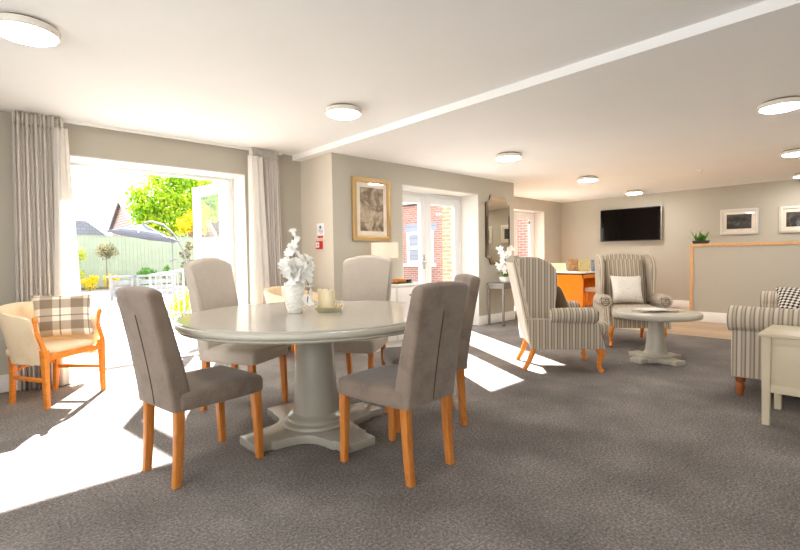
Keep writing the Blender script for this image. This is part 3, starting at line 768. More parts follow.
for p, n, r in ((paths[0],11,.055),(paths[1],11,.055),(paths[2],7,.052)):
    for k in range(n):
        u = .38+.62*k/(n-1); i = min(int(u*(len(p)-1)), len(p)-2); f = u*(len(p)-1)-i
        c = Vector(p[i]).lerp(Vector(p[i+1]), f)+Vector((rnd.uniform(-.03,.03), rnd.uniform(-.05,0), rnd.uniform(-.02,.02)))
        mb = MB(); blossom(mb, c, r, rnd, 5); mb.build('blossom', M['petal'], t, normals=False)

# ------------------------------------------------------------------ wing chairs
def wing_chair(label, loc, rz):
    t = thing('wing_chair', label, 'armchair', loc, rz, 'striped wing armchairs')
    # back: leaning slab with arched top
    secs = []
    for k in range(13):
        u = k/12; z = .25+.84*u; w = .60+.06*u; yb = -.33-.165*u**1.1; th = .13-.03*u
        secs.append([(x, y+yb+th/2, z+.035*u*u*(1-(x/(w/2))**2)) for x, y in rrd(w, th, .035, 4, 8)])
    for ins, dz in ((.012,.012),(.03,.018)):
        secs.append([(x, y-.495+.05, 1.09+dz+.035*(1-(x/.33)**2)) for x, y in rrd(.66-2*ins, .10-2*ins, .025, 4, 8)])
    MB().loft(secs).build('backrest', M['str_u'], t, angle=50)
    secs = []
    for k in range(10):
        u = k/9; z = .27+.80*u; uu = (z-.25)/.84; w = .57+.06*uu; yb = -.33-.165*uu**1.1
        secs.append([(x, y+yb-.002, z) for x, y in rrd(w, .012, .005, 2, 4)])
    MB().loft(secs).build('rear_panel', M['cream_rear_lit'], t, angle=50)  # plain cloth back, coloured pale to stand in for door light
    # padded inner back
    secs = []
    for k in range(9):
        u = k/8; z = .50+.54*u; w = .50; yb = -.245-.125*u; th = .10*math.sin(PI*(.18+.64*u))
        secs.append([(x, yb+y+.02*math.cos(x*5), z+.03*u*(1-(x/.3)**2)) for x, y in rrd(w, th+.03, .03, 3, 8)])
    MB().loft(secs).build('back_cushion', M['str_u'], t, angle=60)
    for s in (-1,1):
        x0, x1 = (s*.295, s*.365)
        poly = [(-.34,.50),(-.40,.80),(-.465,1.06),(-.44,1.115),(-.38,1.13),(-.26,1.12),(-.15,1.075),(-.09,1.0),(-.075,.90),(-.085,.78),(-.095,.68),(-.10,.60),(-.09,.50)]
        m = MB(); m.prism(poly, 'X', min(x0,x1), max(x0,x1), .022, 4); m.auto_uv().build('wing', M['str_u'], t, angle=55)
        m = MB(); m.prism([(-.335,.235),(.36,.235),(.335,.33),(.30,.42),(.27,.50),(.26,.53),(-.38,.53)], 'X', min(s*.31,s*.40), max(s*.31,s*.40), .012, 3); m.auto_uv().build('side_panel', M['str_u'], t, angle=55)
        # rolled arm
        secs = []
        for y, r in ((-.16,.05),(-.13,.074),(.0,.078),(.22,.08),(.262,.08),(.275,.074),(.28,.058)):
            secs.append([(s*.362+r*1.02*math.cos(2*PI*i/28), y, .555+r*math.sin(2*PI*i/28)) for i in range(28)])
        a = MB().loft(secs).build('arm', M['str_v'], t, angle=55)
        sp = [(s*.362+rad*math.cos(th_)    , .283, .555+rad*math.sin(th_)) for th_, rad in [(k*.5, .012+.0042*k) for k in range(15)]]
        MB().tube(sp, .005, 5).build('scroll_piping', M['str_dark'], a)
        # front cabriole leg and raked back leg
        pts = [(s*.30,.305,.26),(s*.315,.33,.22),(s*.32,.34,.17),(s*.31,.325,.11),(s*.305,.32,.06),(s*.31,.335,.025),(s*.315,.35,.004)]
        MB().tube(pts, [.040,.043,.036,.025,.020,.024,.026], 12).build('leg', M['orange'], t)
        pts = [(s*.255,-.28,.27),(s*.255,-.30,.18),(s*.258,-.335,.09),(s*.262,-.385,.0)]
        MB().tube(pts, [.032,.029,.026,.022], 8).build('leg', M['orange'], t)
    m = MB(); m.box(-.31,.31,-.30,.35,.235,.36,.015,3); m.auto_uv().build('seat_rail', M['str_u'], t, angle=55)
    secs = []
    for z, ins in ((.355,.02),(.365,.004),(.40,0),(.44,0),(.465,.008),(.482,.03),(.492,.08),(.496,.14)):
        secs.append([(x, y, z) for x, y in rrd(.60-2*ins,.67-2*ins,.07,4,6,0,.10)])
    MB().loft(secs).build('seat_cushion', M['str_u'], t, angle=60)
    return t
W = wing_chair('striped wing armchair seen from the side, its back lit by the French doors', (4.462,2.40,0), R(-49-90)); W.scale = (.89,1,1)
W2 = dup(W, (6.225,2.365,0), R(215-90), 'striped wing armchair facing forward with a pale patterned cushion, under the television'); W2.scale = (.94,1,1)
def place_rel(loc, rz, l): c, s = math.cos(rz), math.sin(rz); return (loc[0]+c*l[0]-s*l[1], loc[1]+s*l[0]+c*l[1], l[2])
o = pillow(.38,.38,.20).build('patterned_cushion', M['damask'], angle=180)
lean(tag(o, 'pale damask patterned cushion resting in the forward facing wing armchair', 'cushion'), place_rel((6.225,2.365,0), R(125), (.03,-.02,.68)), R(125), R(20))
o = pillow(.40,.36,.15); o = o.build('striped_cushion', M['str_dark'], angle=180)
lean(tag(o, 'dark striped cushion inside the side-on wing armchair', 'cushion'), place_rel((4.462,2.40,0), R(-139), (.0,-.02,.675)), R(-139), R(20))

# ------------------------------------------------------------------ coffee table and magazines
KX, KY, KZ = 5.36, 1.765, .525
t = thing('coffee_table', 'round grey painted pedestal coffee table between the wing armchairs', 'table', (KX,KY,0))
MB().lathe([(.29,.463),(.40,.466),(.417,.473),(.423,.488),(.422,.508),(.414,.521),(.40,.525),(.25,.525),(.001,.525)], 80).build('tabletop', M['sage_light'], t)
m = MB(); m.prism(pedestal_base(.29,.07,.06,.045), 'Z', .0, .05, .006, 2); o = m.build('pedestal_foot', M['sage_light'], t); o.rotation_euler = (0,0,R(-22))
MB().lathe([(.135,.045),(.145,.055),(.137,.072),(.12,.08),(.115,.095),(.105,.105),(.10,.13),(.085,.28),(.072,.42),(.076,.45),(.12,.463)], 48).build('pedestal_column', M['sage_light'], t)
def mag(dx, dy, z, ang, w, h, mat, label, curl=0):
    c, s = math.cos(R(47)), math.sin(R(47)); m = MB(); th = .0105
    secs = []
    for k in range(9):
        u = k/8; x = -w/2+w*u; zz = curl*(abs(u-.5)*2)**2*.02+curl*.0
        secs.append([(x,-h/2,zz),(x,h/2,zz),(x,h/2,zz+th),(x,-h/2,zz+th)])
    o = m.loft(secs).build('magazine', mat, loc=(KX+dx*s+dy*c, KY-dx*c+dy*s, z), rot=(0,0,ang))
    tag(o, label, 'magazine', 'magazines on the coffee table'); return o
mag(-.06,.06,KZ+.0005,R(-20),.25,.20,M['mag_a'],'pale cover magazine lying at the back of the coffee table')
mag(.07,.0,KZ+.0115,R(-58),.25,.19,M['mag_b'],'darker cover magazine fanned toward the right of the coffee table')
mag(-.07,-.03,KZ+.0225,R(-40),.24,.18,M['mag_c'],'white magazine on top at the left of the coffee table pile')

# ------------------------------------------------------------------ sofa, cushion, side table
t = thing('sofa', 'striped rolled-arm sofa at the right edge of the photo', 'sofa', (5.385,.50,0), R(2.8))
for s in (-1,1):
    secs = []
    for y, r in ((-.45,.095),(.40,.101),(.462,.101),(.475,.094),(.48,.076)):
        secs.append([(s*.90+r*math.cos(2*PI*i/32), y, .618+r*math.sin(2*PI*i/32)) for i in range(32)])
    a = MB().loft(secs).build('arm', M['str_v'], t, angle=55)
    x0, x1 = sorted((s*.80, s*.945))
    m = MB(); m.prism([(-.45,.16),(.45,.16),(.455,.60),(-.45,.60)], 'X', x0, x1, .012, 3); m.auto_uv().build('side_panel', M['str_u'], t, angle=55)
    for y in (-.38,.40):
        MB().lathe([(.016,0),(.020,.006),(.022,.02),(.030,.05),(.035,.075),(.028,.095),(.022,.105),(.035,.122),(.037,.165)], 20, c=(s*.87,y,0)).build('foot', M['brown'], t)
m = MB(); m.box(-.80,.80,-.44,.44,.16,.32,.02,3); m.auto_uv().build('seat_base', M['str_u'], t, angle=55)
for x0, x1 in ((-.795,-.003),(.003,.795)):
    m = MB(); m.box(x0,x1,-.20,.45,.32,.47,.045,4); m.auto_uv().build('seat_cushion', M['str_u'], t, angle=60)
m = MB(); m.prism([(-.45,.16),(-.20,.32),(-.26,.80),(-.33,.86),(-.43,.86),(-.48,.80)], 'X', -.80, .80, .03, 3); m.auto_uv().build('backrest', M['str_u'], t, angle=55)
o = pillow(.40,.36,.13).build('houndstooth_cushion', M['hound'], angle=180)
lean(tag(o, 'black and cream houndstooth cushion leaning on the far sofa arm', 'cushion'), (6.02,.66,.645), R(100), R(44))
t = thing('side_table', 'small pale olive side table in front of the sofa at the right edge', 'table', (4.075,.278,0))
m = MB(); m.box(-.255,.255,-.358,.358,.585,.61,.006); m.build('top', M['table_side'], t)
for sx in (-1,1):
    for sy in (-1,1):
        leg_mesh(sx*.225,sy*.315,sx*.222,sy*.312,.585,.05,.04).build('leg', M['table_side'], t)
m = MB(); m.box(-.232,-.212,-.29,.29,.22,.585,.003); m.build('panel', M['table_side'], t)
m = MB(); m.box(.212,.232,-.29,.29,.22,.585,.003); m.build('panel', M['table_side'], t)
for s in (-1,1):
    m = MB(); m.box(-.2,.2,s*.315-.01,s*.315+.01,.50,.585,.003); m.build('apron', M['table_side'], t)
m = MB(); m.box(-.238,-.232,-.29,.29,.22,.27,.002); m.box(-.238,-.232,-.29,.29,.535,.585,.002); m.build('moulding', M['table_side'], t)

# ------------------------------------------------------------------ television, plant, desk
t = thing('television', 'black flat television mounted on the back wall', 'television', (XB,4.09,1.773), -PI/2)
m = MB(); m.box(-.25,.25,-.06,-.001,-.15,.15); m.build('wall_mount', M['black'], t)
m = MB(); m.box(-.638,.638,-.095,-.06,-.358,.358,.004); m.build('casing', M['black'], t)
m = MB(); m.box(-.622,.622,-.097,-.0945,-.338,.346); m.build('screen', M['screen'], t)
m = MB(); m.box(.636,.642,-.094,-.06,-.355,.355,.001); m.build('side_trim', M['silver'], t)
t = thing('potted_grass', 'spiky green plant in a low pot on the oak capped half wall', 'plant', (HX+.06,2.27,1.285))
m = MB(); m.loft([[(x,y,z) for x, y in rr(w*.5,w,.01,2)] for w, z in ((.20,0),(.24,.05),(.23,.05),(.22,.035))]); m.build('pot', M['pot_dark'], t)
rnd = random.Random(4)
m = MB()
for k in range(46):
    a = rnd.uniform(0,2*PI); L = rnd.uniform(.18,.38); el = rnd.uniform(.3,1.3); d = Vector((math.cos(a)*math.cos(el)*.7, math.sin(a)*math.cos(el), math.sin(el)*.75)); s = d.cross(Vector((0,0,1))).normalized()*.009
    b0 = Vector((rnd.uniform(-.03,.03), rnd.uniform(-.08,.08), .04)); dr = Vector((0,0,-.04))
    v = [m.bm.verts.new(p) for p in (b0-s, b0+s, b0+d*L*.55+s, b0+d*L*.55-s, b0+d*L+dr)]
    m.bm.faces.new(v[:4]); m.bm.faces.new((v[3], v[2], v[4]))
m.build('leaf', M['leaf'], t, normals=False)

t = thing('desk', 'orange wooden desk with pale top in the far corner behind the wing armchair', 'desk', (8.705,4.171,.0))
m = MB(); m.box(-.02,1.5,-.02,.80,.765,.79,.004); m.build('desk_top', M['grey_top'], t)
m = MB(); m.box(0,.035,0,.78,0,.74,.003); m.build('end_panel', M['desk'], t)
m = MB(); m.box(1.44,1.475,0,.78,0,.74,.003); m.build('end_panel', M['desk'], t)
m = MB(); m.box(0,1.475,0,.025,.67,.74,.003); m.build('front_rail', M['desk'], t)
m = MB(); m.box(.035,1.44,.70,.72,.25,.74,.003); m.build('modesty_panel', M['desk'], t)
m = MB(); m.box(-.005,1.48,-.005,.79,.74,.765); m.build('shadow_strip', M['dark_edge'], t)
t = thing('desk_chair', 'beige upholstered chair pushed under the orange desk', 'chair', (9.12,4.02,0), R(0))
m = MB(); m.box(-.22,.22,-.18,.22,.40,.48,.02,3); m.build('seat', M['beige_chair'], t)
m = MB(); m.loft([[(x,y-.20-.06*u,.50+.40*u) for x, y in rrd(.42-.08*u*u,.05,.02,3,4)] for u in (0,.25,.5,.75,.92,1)]); m.build('backrest', M['beige_chair'], t)
for sx in (-1,1):
    leg_mesh(sx*.19,.19,sx*.19,.2,.41,.035,.028).build('leg', M['orange'], t); leg_mesh(sx*.19,-.17,sx*.19,-.2,.52,.035,.028).build('leg', M['orange'], t)
def book(dx, dy, w, h, th, mat, label, rz, tilt):
    m = MB(); m.box(-w/2,w/2,-th/2,th/2,0,h,.002); o = m.build('book', mat, loc=(8.705+dx, 4.171+dy, .79), rot=(tilt,0,rz))
    p = MB(); p.box(-w/2+.004,w/2-.002,-th/2+.003,th/2-.003,h-.001,h+.0008); p.build('pages', M['paper'], o)
    return tag(o, label, 'book', 'books standing on the desk')
book(.46,.43,.20,.25,.03,M['book_a'],'brown patterned book standing on the desk, leftmost of its row',R(-60),R(-6))
book(.53,.23,.22,.24,.03,M['book_b'],'yellow green book standing in the middle of the desk row',R(-62),R(-8))
book(.61,.03,.17,.24,.03,M['book_c'],'blue covered book standing at the right end of the desk row',R(-60),R(-6))
t = thing('document_holder', 'cream slanted document holder on the left of the desk', 'document holder', (8.98,4.84,.79), R(-55))
m = MB(); m.prism([(-.09,0),(.10,0),(.035,.17),(.02,.17)], 'X', -.16, .16, .003, 2); m.build('sloped_board', M['mat'], t)
m = MB(); m.box(-.15,.15,-.012,-.008,.0,.175,0,mat=Matrix.Translation((0,-.08,.012)) @ Matrix.Rotation(R(-32),4,'X')); m.build('paper_sheet', M['cream_vinyl'], t)

# ------------------------------------------------------------------ outdoors
GZ = -.03
o = MB(); o.box(-14,40,YR+.42,22.6,GZ-.2,GZ); struct(o.build('ground', M['paving']))
o = MB(); o.box(-14,40,22.6,60,GZ-.2,GZ+.08); struct(o.build('ground', M['soil']))
t = thing('garden_fence', 'pale green vertical board fence along the end of the garden', 'fence', (6,23.2,0))
m = MB(); x = -8
while x < 8: m.box(x,x+.145,-.012,.012,.0,2.19); x += .15
m.build('board_panel', M['fence'], t)
for z in (.35,1.2,2.0):
    m = MB(); m.box(-8,8,.012,.05,z-.04,z+.04); m.build('rail', M['fence'], t)
m = MB(); m.box(-8,8,-.03,.05,2.19,2.225); m.build('capping', M['fence'], t)

def leaves(mb, blobs, n, size, rnd, squash=1):
    tot = sum(b[3]**2 for b in blobs)
    for (x, y, z, r) in blobs:
        for k in range(int(n*r*r/tot)):
            d = Vector((rnd.gauss(0,1), rnd.gauss(0,1), rnd.gauss(0,1)*squash)).normalized()
            p = Vector((x,y,z))+d*r*(rnd.random()**.4)
            u = Vector((rnd.gauss(0,1), rnd.gauss(0,1), rnd.gauss(0,1))).normalized(); w = u.cross(d).normalized()
            s = size*rnd.uniform(.6,1.3)
            mb.bm.faces.new([mb.bm.verts.new(q) for q in (p-u*s, p+w*s*.55, p+u*s, p-w*s*.55)])
def tree(name, label, loc, blobs, n, size, mat, trunk, r0, cat='tree', seed=1, group=None):
    t = thing(name, label, cat, loc, 0, group); rnd = random.Random(seed)
    m = MB(); leaves(m, blobs, n, size, rnd); m.build('foliage', mat, t, normals=False)
    m = MB()
    m.tube([(0,0,0)]+trunk, [r0]+[r0*.8]*(len(trunk)-1)+[r0*.4], 8)
    for b in blobs[::2]:
        m.tube([trunk[-1] if b[2] > trunk[-1][2] else trunk[0], (b[0]*.6, b[1]*.6, (trunk[-1][2]+b[2])/2), b[:3]], [r0*.4, r0*.3, r0*.12], 6)
    m.build('trunk', M['bark'], t); return t
rnd = random.Random(21)
bl = [(-1.2,0,3.7,.7),(2.2,.1,3.9,.7),(-1.2,0,3.6,.95),(-.3,.2,4.3,1.1),(-1.0,0,2.9,.8),(.1,0,3.3,1.0),(.9,.2,4.4,1.0),(-1.35,0,2.8,.45),(1.5,0,3.8,.9),(.6,.3,5.2,.8),(-.5,.3,5.2,.75),(2.7,0,5.1,.85),(3.5,.1,5.0,.75),(1.4,.2,5.5,.85),(3.0,0,4.5,.6),(.3,.2,5.8,.6),(1.9,.2,4.7,.8),(-1.5,.1,4.5,.6)]
tree('garden_tree', 'big yellow green leafy tree rising behind the garden fence', (8.0,26,0), bl, 8200, .115, M['leaf_green'], [(0,0,1.5),(.05,0,2.6)], .12, seed=2)
tree('golden_tree', 'golden yellow leaved tree beside the open door leaf', (8.5,24.2,0), [(.0,0,3.15,.55),(.35,0,3.6,.45),(-.45,0,2.85,.45),(.3,0,2.8,.45)], 900, .10, M['leaf_yellow'], [(0,0,1.2),(.0,0,2.1)], .07, seed=5)
tree('topiary_tree', 'small round-headed standard tree in front of the fence', (4.15,21.6,0), [(0,0,1.62,.33),(-.16,0,1.52,.26),(.18,0,1.5,.27),(0,.1,1.36,.2)], 800, .045, M['leaf_dark'], [(0,0,.6),(0,0,1.2)], .03, seed=7)
tree('slender_shrub', 'slender pale green climbing shrub at the left of the garden', (3.3,22.3,0), [(0,0,1.5,.25),(.15,0,1.35,.2),(-.1,0,1.0,.22),(.02,0,.6,.25)], 420, .05, M['leaf_lime'], [(0,0,.5),(0,0,1.3)], .02, 'shrub', seed=9)
def shrub(label, x, y, blobs, n, size, mat, seed, name='garden_shrub', group='yellow shrubs in the garden bed'):
    t = thing(name, label, 'shrub', (x,y,GZ), 0, group); m = MB(); leaves(m, blobs, n, size, random.Random(seed)); m.build('foliage', mat, t, normals=False)
    m = MB(); 
    for b in blobs: m.tube([(0,0,0),(b[0]*.5,b[1]*.5,b[2]*.5),b[:3]], [.02,.015,.006], 5)
    m.build('stem', M['bark'], t); return t
shrub('low yellow shrub left in the garden bed, nearest the door frame', 2.85, 21.6, [(0,0,.25,.22),(.1,0,.4,.16)], 240, .05, M['leaf_yellow'], 31)
shrub('bright yellow shrub in the garden bed below the topiary tree, left of two', 3.62, 21.9, [(0,0,.28,.27),(-.15,0,.35,.2),(.12,0,.45,.2)], 420, .05, M['leaf_yellow'], 32)
shrub('bright yellow shrub in the garden bed below the topiary tree, right of two', 4.34, 21.9, [(0,0,.28,.26),(.14,0,.38,.22),(-.1,0,.48,.18)], 420, .05, M['leaf_yellow'], 33)
shrub('low green shrub beyond the white planter rail', 5.06, 19.5, [(0,0,.72,.24),(.22,0,.66,.18),(-.22,0,.64,.16),(0,0,.3,.25)], 520, .05, M['leaf'], 34, group='green shrubs beyond the planter rail')
shrub('small pointed green shrub left of the umbrella post', 5.74, 19.5, [(0,0,.68,.17),(.02,0,.85,.12),(-.1,0,.6,.12),(0,0,.3,.2)], 320, .05, M['leaf'], 35, group='green shrubs beyond the planter rail')
shrub('tall brown grass clump beside the umbrella base', 6.72, 20.0, [(0,0,.9,.28),(-.08,0,1.4,.22),(.1,0,1.75,.2),(0,0,.4,.3)], 900, .06, M['leaf_dark'], 36, name='ornamental_grass', group='tall grasses by the fence')
shrub('rounded lime yellow hedge bush behind the white garden railing', 3.27, 10.05, [(0,0,.26,.30),(.25,-.1,.28,.28),(-.1,.1,.2,.26),(.5,-.2,.3,.28),(.12,0,.40,.2)], 2600, .028, M['leaf_lime'], 37, name='hedge_bush', group='lime hedge')

# white railing
t = thing('garden_railing', 'white baluster railing on the patio in front of the lime hedge', 'railing', (0,0,0))
pa, pb = Vector((2.62,9.9,0)), Vector((3.55,9.0,0)); ha, hb = .86, 1.04
m = MB(); m.tube([pa+Vector((0,0,ha)), pb+Vector((0,0,hb))], .022, 8); m.build('handrail', M['white_rail'], t)
m = MB(); m.tube([pa+Vector((0,0,.1)), pb+Vector((0,0,.12))], .018, 8); m.build('bottom_rail', M['white_rail'], t)
for k in range(13):
    u = k/12; p = pa.lerp(pb, u); h = ha+(hb-ha)*u; r = .022 if k in (0,12,6) else .011
    m = MB(); m.tube([p+Vector((0,0,GZ)), p+Vector((0,0,h))], r, 6); m.build('baluster', M['white_rail'], t)
# planter benches
def planter(label, x, y, w):
    t = thing('planter_bench', label, 'planter', (x,y,GZ), 0, 'white slatted planters on the patio')
    for sx in (-1,1):
        m = MB(); m.box(sx*(w/2-.04)-.04,sx*(w/2-.04)+.04,-.2,-.12,0,.72,.004); m.build('post', M['white_rail'], t)
    m = MB(); m.box(-w/2,w/2,-.22,.22,.66,.72,.006); m.build('top_rail', M['white_rail'], t)
    m = MB()
    for z in (.08,.26,.44): m.box(-w/2+.04,w/2-.04,-.18,-.15,z,z+.14,.004)
    m.build('slats', M['white_rail'], t); return t
planter('white slatted planter below the topiary tree', 3.45, 16.2, .62)
planter('long white slatted planter behind the leftmost dining chair', 4.42, 16.2, 1.15)
# cantilever umbrella
t = thing('garden_umbrella', 'grey cantilever garden umbrella standing on the patio', 'umbrella', (5.1,17.5,GZ))
NR = 8; cx, cy = -.62, 0; ap = Vector((cx,cy,2.42)); rim = []
for k in range(NR):
    a = 2*PI*(k+.5)/NR; rim.append(Vector((cx+1.15*math.cos(a), cy+1.15*math.sin(a), 1.98-.20*math.cos(a))))
m = MB(); va = m.bm.verts.new(ap); 
for k in range(NR):
    p, q = rim[k], rim[(k+1) % NR]; mid = (p+q)/2; mid = mid+(ap-mid)*.02
    vs = [m.bm.verts.new(x) for x in (p, p*.5+ap*.5-Vector((0,0,.05)), ap, q*.5+ap*.5-Vector((0,0,.05)), q, mid)]
    m.bm.faces.new((vs[0],vs[5],vs[4],vs[3],vs[1])); m.bm.faces.new((vs[1],vs[3],vs[2]))
bmesh.ops.remove_doubles(m.bm, verts=m.bm.verts[:], dist=.001)
o = m.build('canopy', M['canvas'], t, angle=10); s = o.modifiers.new('thickness','SOLIDIFY'); s.thickness = .006
m = MB(); 
for p in rim: m.tube([ap-Vector((0,0,.03)), p-Vector((0,0,.015))], .012, 5)
m.build('ribs', M['umb_pole'], t)
m = MB(); m.tube([(cx,0,2.44),(cx+.25,0,2.50),(cx+.62,0,2.40),(cx+.95,0,2.1),(cx+1.2,0,1.65),(cx+1.34,0,1.2),(cx+1.38,0,.05)], .03, 8); m.build('arm', M['umb_pole'], t)
m = MB(); m.tube([(.28,0,.05),(.28,0,1.95)], .022, 8); m.tube([(.2,0,1.15),(.4,0,1.2)], .03, 6); m.build('pole', M['umb_pole'], t)
m = MB(); m.box(0,1.0,-.45,.45,0,.08,.01); m.build('base', M['umb_pole'], t)

# neighbouring houses
def gable_house(name, label, loc, w, d, eave, ridge, wallm, roofm, windows, axis='front'):
    t = thing(name, label, 'house', loc)
    m = MB(); m.prism([(-w/2,0),(w/2,0),(w/2,eave),(0,ridge-.02),(-w/2,eave)], 'Y', 0, d); m.build('walls', wallm, t, angle=10)
    m = MB(); ov = .25; sl = (ridge-eave)/(w/2)
    for s in (-1,1):
        m.prism([(s*(w/2+ov),eave-ov*sl),(0,ridge),(0,ridge+.14),(s*(w/2+ov),eave-ov*sl+.14)], 'Y', -.2, d+.2)
    m.build('roof', roofm, t, angle=10)
    m = MB()
    for s in (-1,1): m.prism([(s*(w/2+ov),eave-ov*sl-.1),(0,ridge-.12),(0,ridge+.06),(s*(w/2+ov),eave-ov*sl+.06)], 'Y', -.25, -.2)
    m.build('bargeboard', M['render'], t, angle=10)
    for x, z, ww, hh in windows:
        m = MB(); m.box(x-ww/2,x+ww/2,-.06,.02,z-hh/2,z+hh/2,.01); f = m.build('window', M['upvc'], t)
        m = MB(); m.box(x-ww/2+.08,x-.03,-.075,-.06,z-hh/2+.08,z+hh/2-.08); m.box(x+.03,x+ww/2-.08,-.075,-.06,z-hh/2+.08,z+hh/2-.08); m.build('pane', M['slate'], f)
    return t
def ridge_house(label, loc, L, D, eave, ridge, wallm, roofm, windows):
    # ridge along X, gable end facing -X
    t = thing('brick_house', label, 'house', loc)
    m = MB(); m.prism([(0,0),(D,0),(D,eave),(D/2,ridge-.02),(0,eave)], 'X', 0, L); m.build('walls', wallm, t, angle=10)
    sl = (ridge-eave)/(D/2); ov = .25; m = MB()
    m.prism([(-ov,eave-ov*sl),(D/2,ridge),(D/2,ridge+.14),(-ov,eave-ov*sl+.14)], 'X', -.2, L+.2)
    m.prism([(D+ov,eave-ov*sl),(D/2,ridge),(D/2,ridge+.14),(D+ov,eave-ov*sl+.14)], 'X', -.2, L+.2)
    m.build('roof', roofm, t, angle=10)
    m = MB(); m.prism([(-ov,eave-ov*sl-.12),(D/2,ridge-.16),(D+ov,eave-ov*sl-.12),(D+ov,eave-ov*sl+.1),(D/2,ridge+.08),(-ov,eave-ov*sl+.1)], 'X', -.26, -.2); m.build('bargeboard', M['render'], t, angle=10)
    for x, z, ww, hh in windows:
        m = MB(); m.box(x-ww/2,x+ww/2,-.06,.02,z-hh/2,z+hh/2,.01); f = m.build('window', M['upvc'], t)
        m = MB(); m.box(x-ww/2+.08,x-.03,-.075,-.06,z-hh/2+.08,z+hh/2-.08); m.box(x+.03,x+ww/2-.08,-.075,-.06,z-hh/2+.08,z+hh/2-.08); m.build('pane', M['slate'], f)
    return t
ridge_house('pink brick gabled house with grey roof behind the yellow green tree', (7.0,28.5,0), 3.2, 6, 3.1, 4.8, M['brick_pink'], M['slate'], [(2.2,2.6,.85,.6)])
ridge_house('brown tiled house glimpsed through the open door leaf', (10.85,27,0), 6.5, 6, 2.7, 5.2, M['brick_pink'], M['tile_brown'], [(2.5,2.0,1.0,.9)])
t = thing('slate_roof_house', 'low house with grey slate roof above the fence at left', 'house', (4.3,34,0))
m = MB(); m.box(-2.6,1.9,0,5,0,2.5); m.build('walls', M['brick_pink'], t)
m = MB(); m.prism([(-2.9,2.45),(2.6,2.45),(1.2,3.6),(-2.9,3.6)], 'Y', -.2, 5); m.build('roof', M['slate'], t, angle=10)

# brick wing opposite the middle doors
BW = 11.6
t = thing('brick_wing', 'red brick building with white sash window seen through the French doors', 'house', (BW,0,GZ))
m = MB(); m.box(0,4,6.35,17,0,2.95); m.build('wall', M['brick_red'], t)
m = MB(); m.box(-.25,4.2,6.35,17.2,3.0,3.22); m.build('fascia', M['render'], t)
m = MB(); m.prism([(-.3,3.2),(4.3,3.2),(4.3,3.5),(2.0,4.4)], 'Y', 6.35, 17.2); m.build('roof', M['render'], t, angle=10)
def sash(y0, y1, z0, z1):
    f = MB(); fw = .09
    f.box(-.06,.02,y0,y0+fw,z0,z1); f.box(-.06,.02,y1-fw,y1,z0,z1); f.box(-.06,.02,y0+fw,y1-fw,z1-fw,z1); f.box(-.06,.02,y0+fw,y1-fw,z0,z0+fw); zm = (z0+z1)/2; f.box(-.06,.02,y0+fw,y1-fw,zm-.05,zm+.05); ym = (y0+y1)/2; f.box(-.05,.0,ym-.03,ym+.03,z0+fw,z1-fw)
    f.box(-.14,.02,y0-.1,y1+.1,z0-.10,z0)
    w = f.build('window', M['upvc'], t)
    p = MB(); p.box(-.03,-.02,y0+fw,y1-fw,z0+fw,z1-fw); p.build('pane', M['slate'], w)
    l = MB(); l.prism([(y0-.12,z1),(y1+.12,z1),(y1+.2,z1+.26),((y0+y1)/2,z1+.33),(y0-.2,z1+.26)], 'X', -.012, .0); l.build('lintel', M['slate'], t, angle=10)
sash(10.75, 12.0, .92, 2.02)
t = thing('rendered_house', 'white rendered house peeping over the brick building', 'house', (18,24.2,GZ))
m = MB(); m.box(0,6,0,8,0,5.5); m.build('wall', M['render'], t)
m = MB(); m.box(-.05,.02,.3,1.2,3.3,4.1,.01); f = m.build('window', M['upvc'], t)
m = MB(); m.box(-.07,-.05,.38,1.12,3.38,4.02); m.build('pane', M['slate'], f)

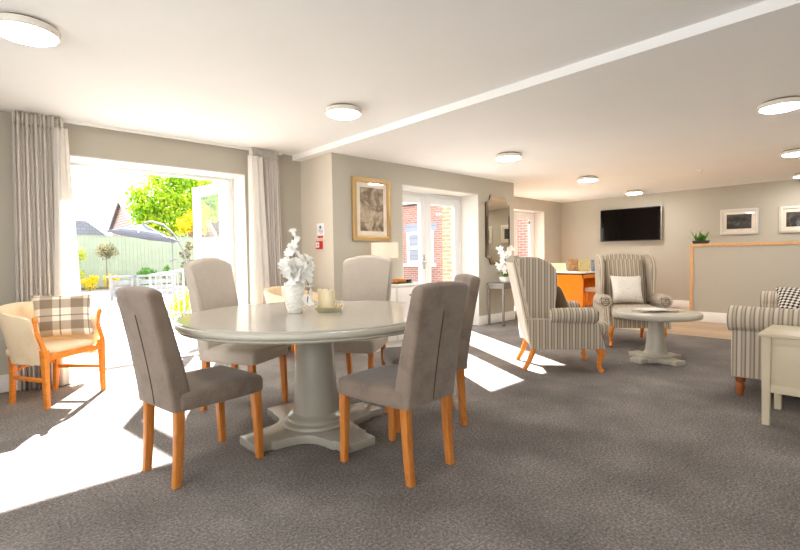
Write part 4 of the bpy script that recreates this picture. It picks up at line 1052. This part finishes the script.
# ------------------------------------------------------------------ light
w = bpy.data.worlds.new('World'); SC.world = w; w.use_nodes = True
nt = w.node_tree; bg = nt.nodes['Background']
tc = nt.nodes.new('ShaderNodeTexCoord'); sp = nt.nodes.new('ShaderNodeSeparateXYZ'); rp = nt.nodes.new('ShaderNodeValToRGB')
nt.links.new(tc.outputs['Generated'], sp.inputs[0]); nt.links.new(sp.outputs['Z'], rp.inputs['Fac']); nt.links.new(rp.outputs['Color'], bg.inputs['Color'])
rp.color_ramp.elements[0].color = (.96,.98,1.0,1); rp.color_ramp.elements[1].color = (.86,.93,1.0,1); rp.color_ramp.elements[1].position = .7
bg.inputs['Strength'].default_value = 1.9
el = math.radians(32)
sd = Vector((-.465*math.cos(el), -.885*math.cos(el), -math.sin(el)))
s = bpy.data.lights.new('sun', 'SUN'); s.energy = 27; s.angle = math.radians(.6); s.color = (1,.985,.96)
so = bpy.data.objects.new('sun', s); COL.objects.link(so); so.rotation_euler = sd.to_track_quat('-Z','Y').to_euler(); so.location = (8,15,9)

# ------------------------------------------------------------------ camera
f, yaw, pitch, roll = 467.034, .820559639, .0398727, -.0150048
cy_, sy_, cp, sp_ = math.cos(yaw), math.sin(yaw), math.cos(pitch), math.sin(pitch)
F = Vector((cy_*cp, sy_*cp, -sp_)); R0 = Vector((sy_, -cy_, 0)); U0 = R0.cross(F)
RT = R0*math.cos(roll)+U0*math.sin(roll); UP = -R0*math.sin(roll)+U0*math.cos(roll)
cam = bpy.data.cameras.new('camera'); cam.sensor_width = 36; cam.lens = f/800*36; cam.clip_start = .05; cam.clip_end = 300
co = bpy.data.objects.new('camera', cam); COL.objects.link(co)
co.matrix_world = Matrix(((RT.x,UP.x,-F.x,0),(RT.y,UP.y,-F.y,0),(RT.z,UP.z,-F.z,1.15),(0,0,0,1)))
SC.camera = co
vs = SC.view_settings; vs.view_transform = 'Standard'; vs.look = 'None'; vs.gamma = 1; vs.use_curve_mapping = False; vs.exposure = 1.25
SC.cycles.max_bounces = 10; SC.cycles.diffuse_bounces = 7; SC.cycles.transparent_max_bounces = 16
SC.cycles.sample_clamp_indirect = 8; SC.cycles.use_denoising = True
SC.cycles.caustics_reflective = False; SC.cycles.caustics_refractive = False
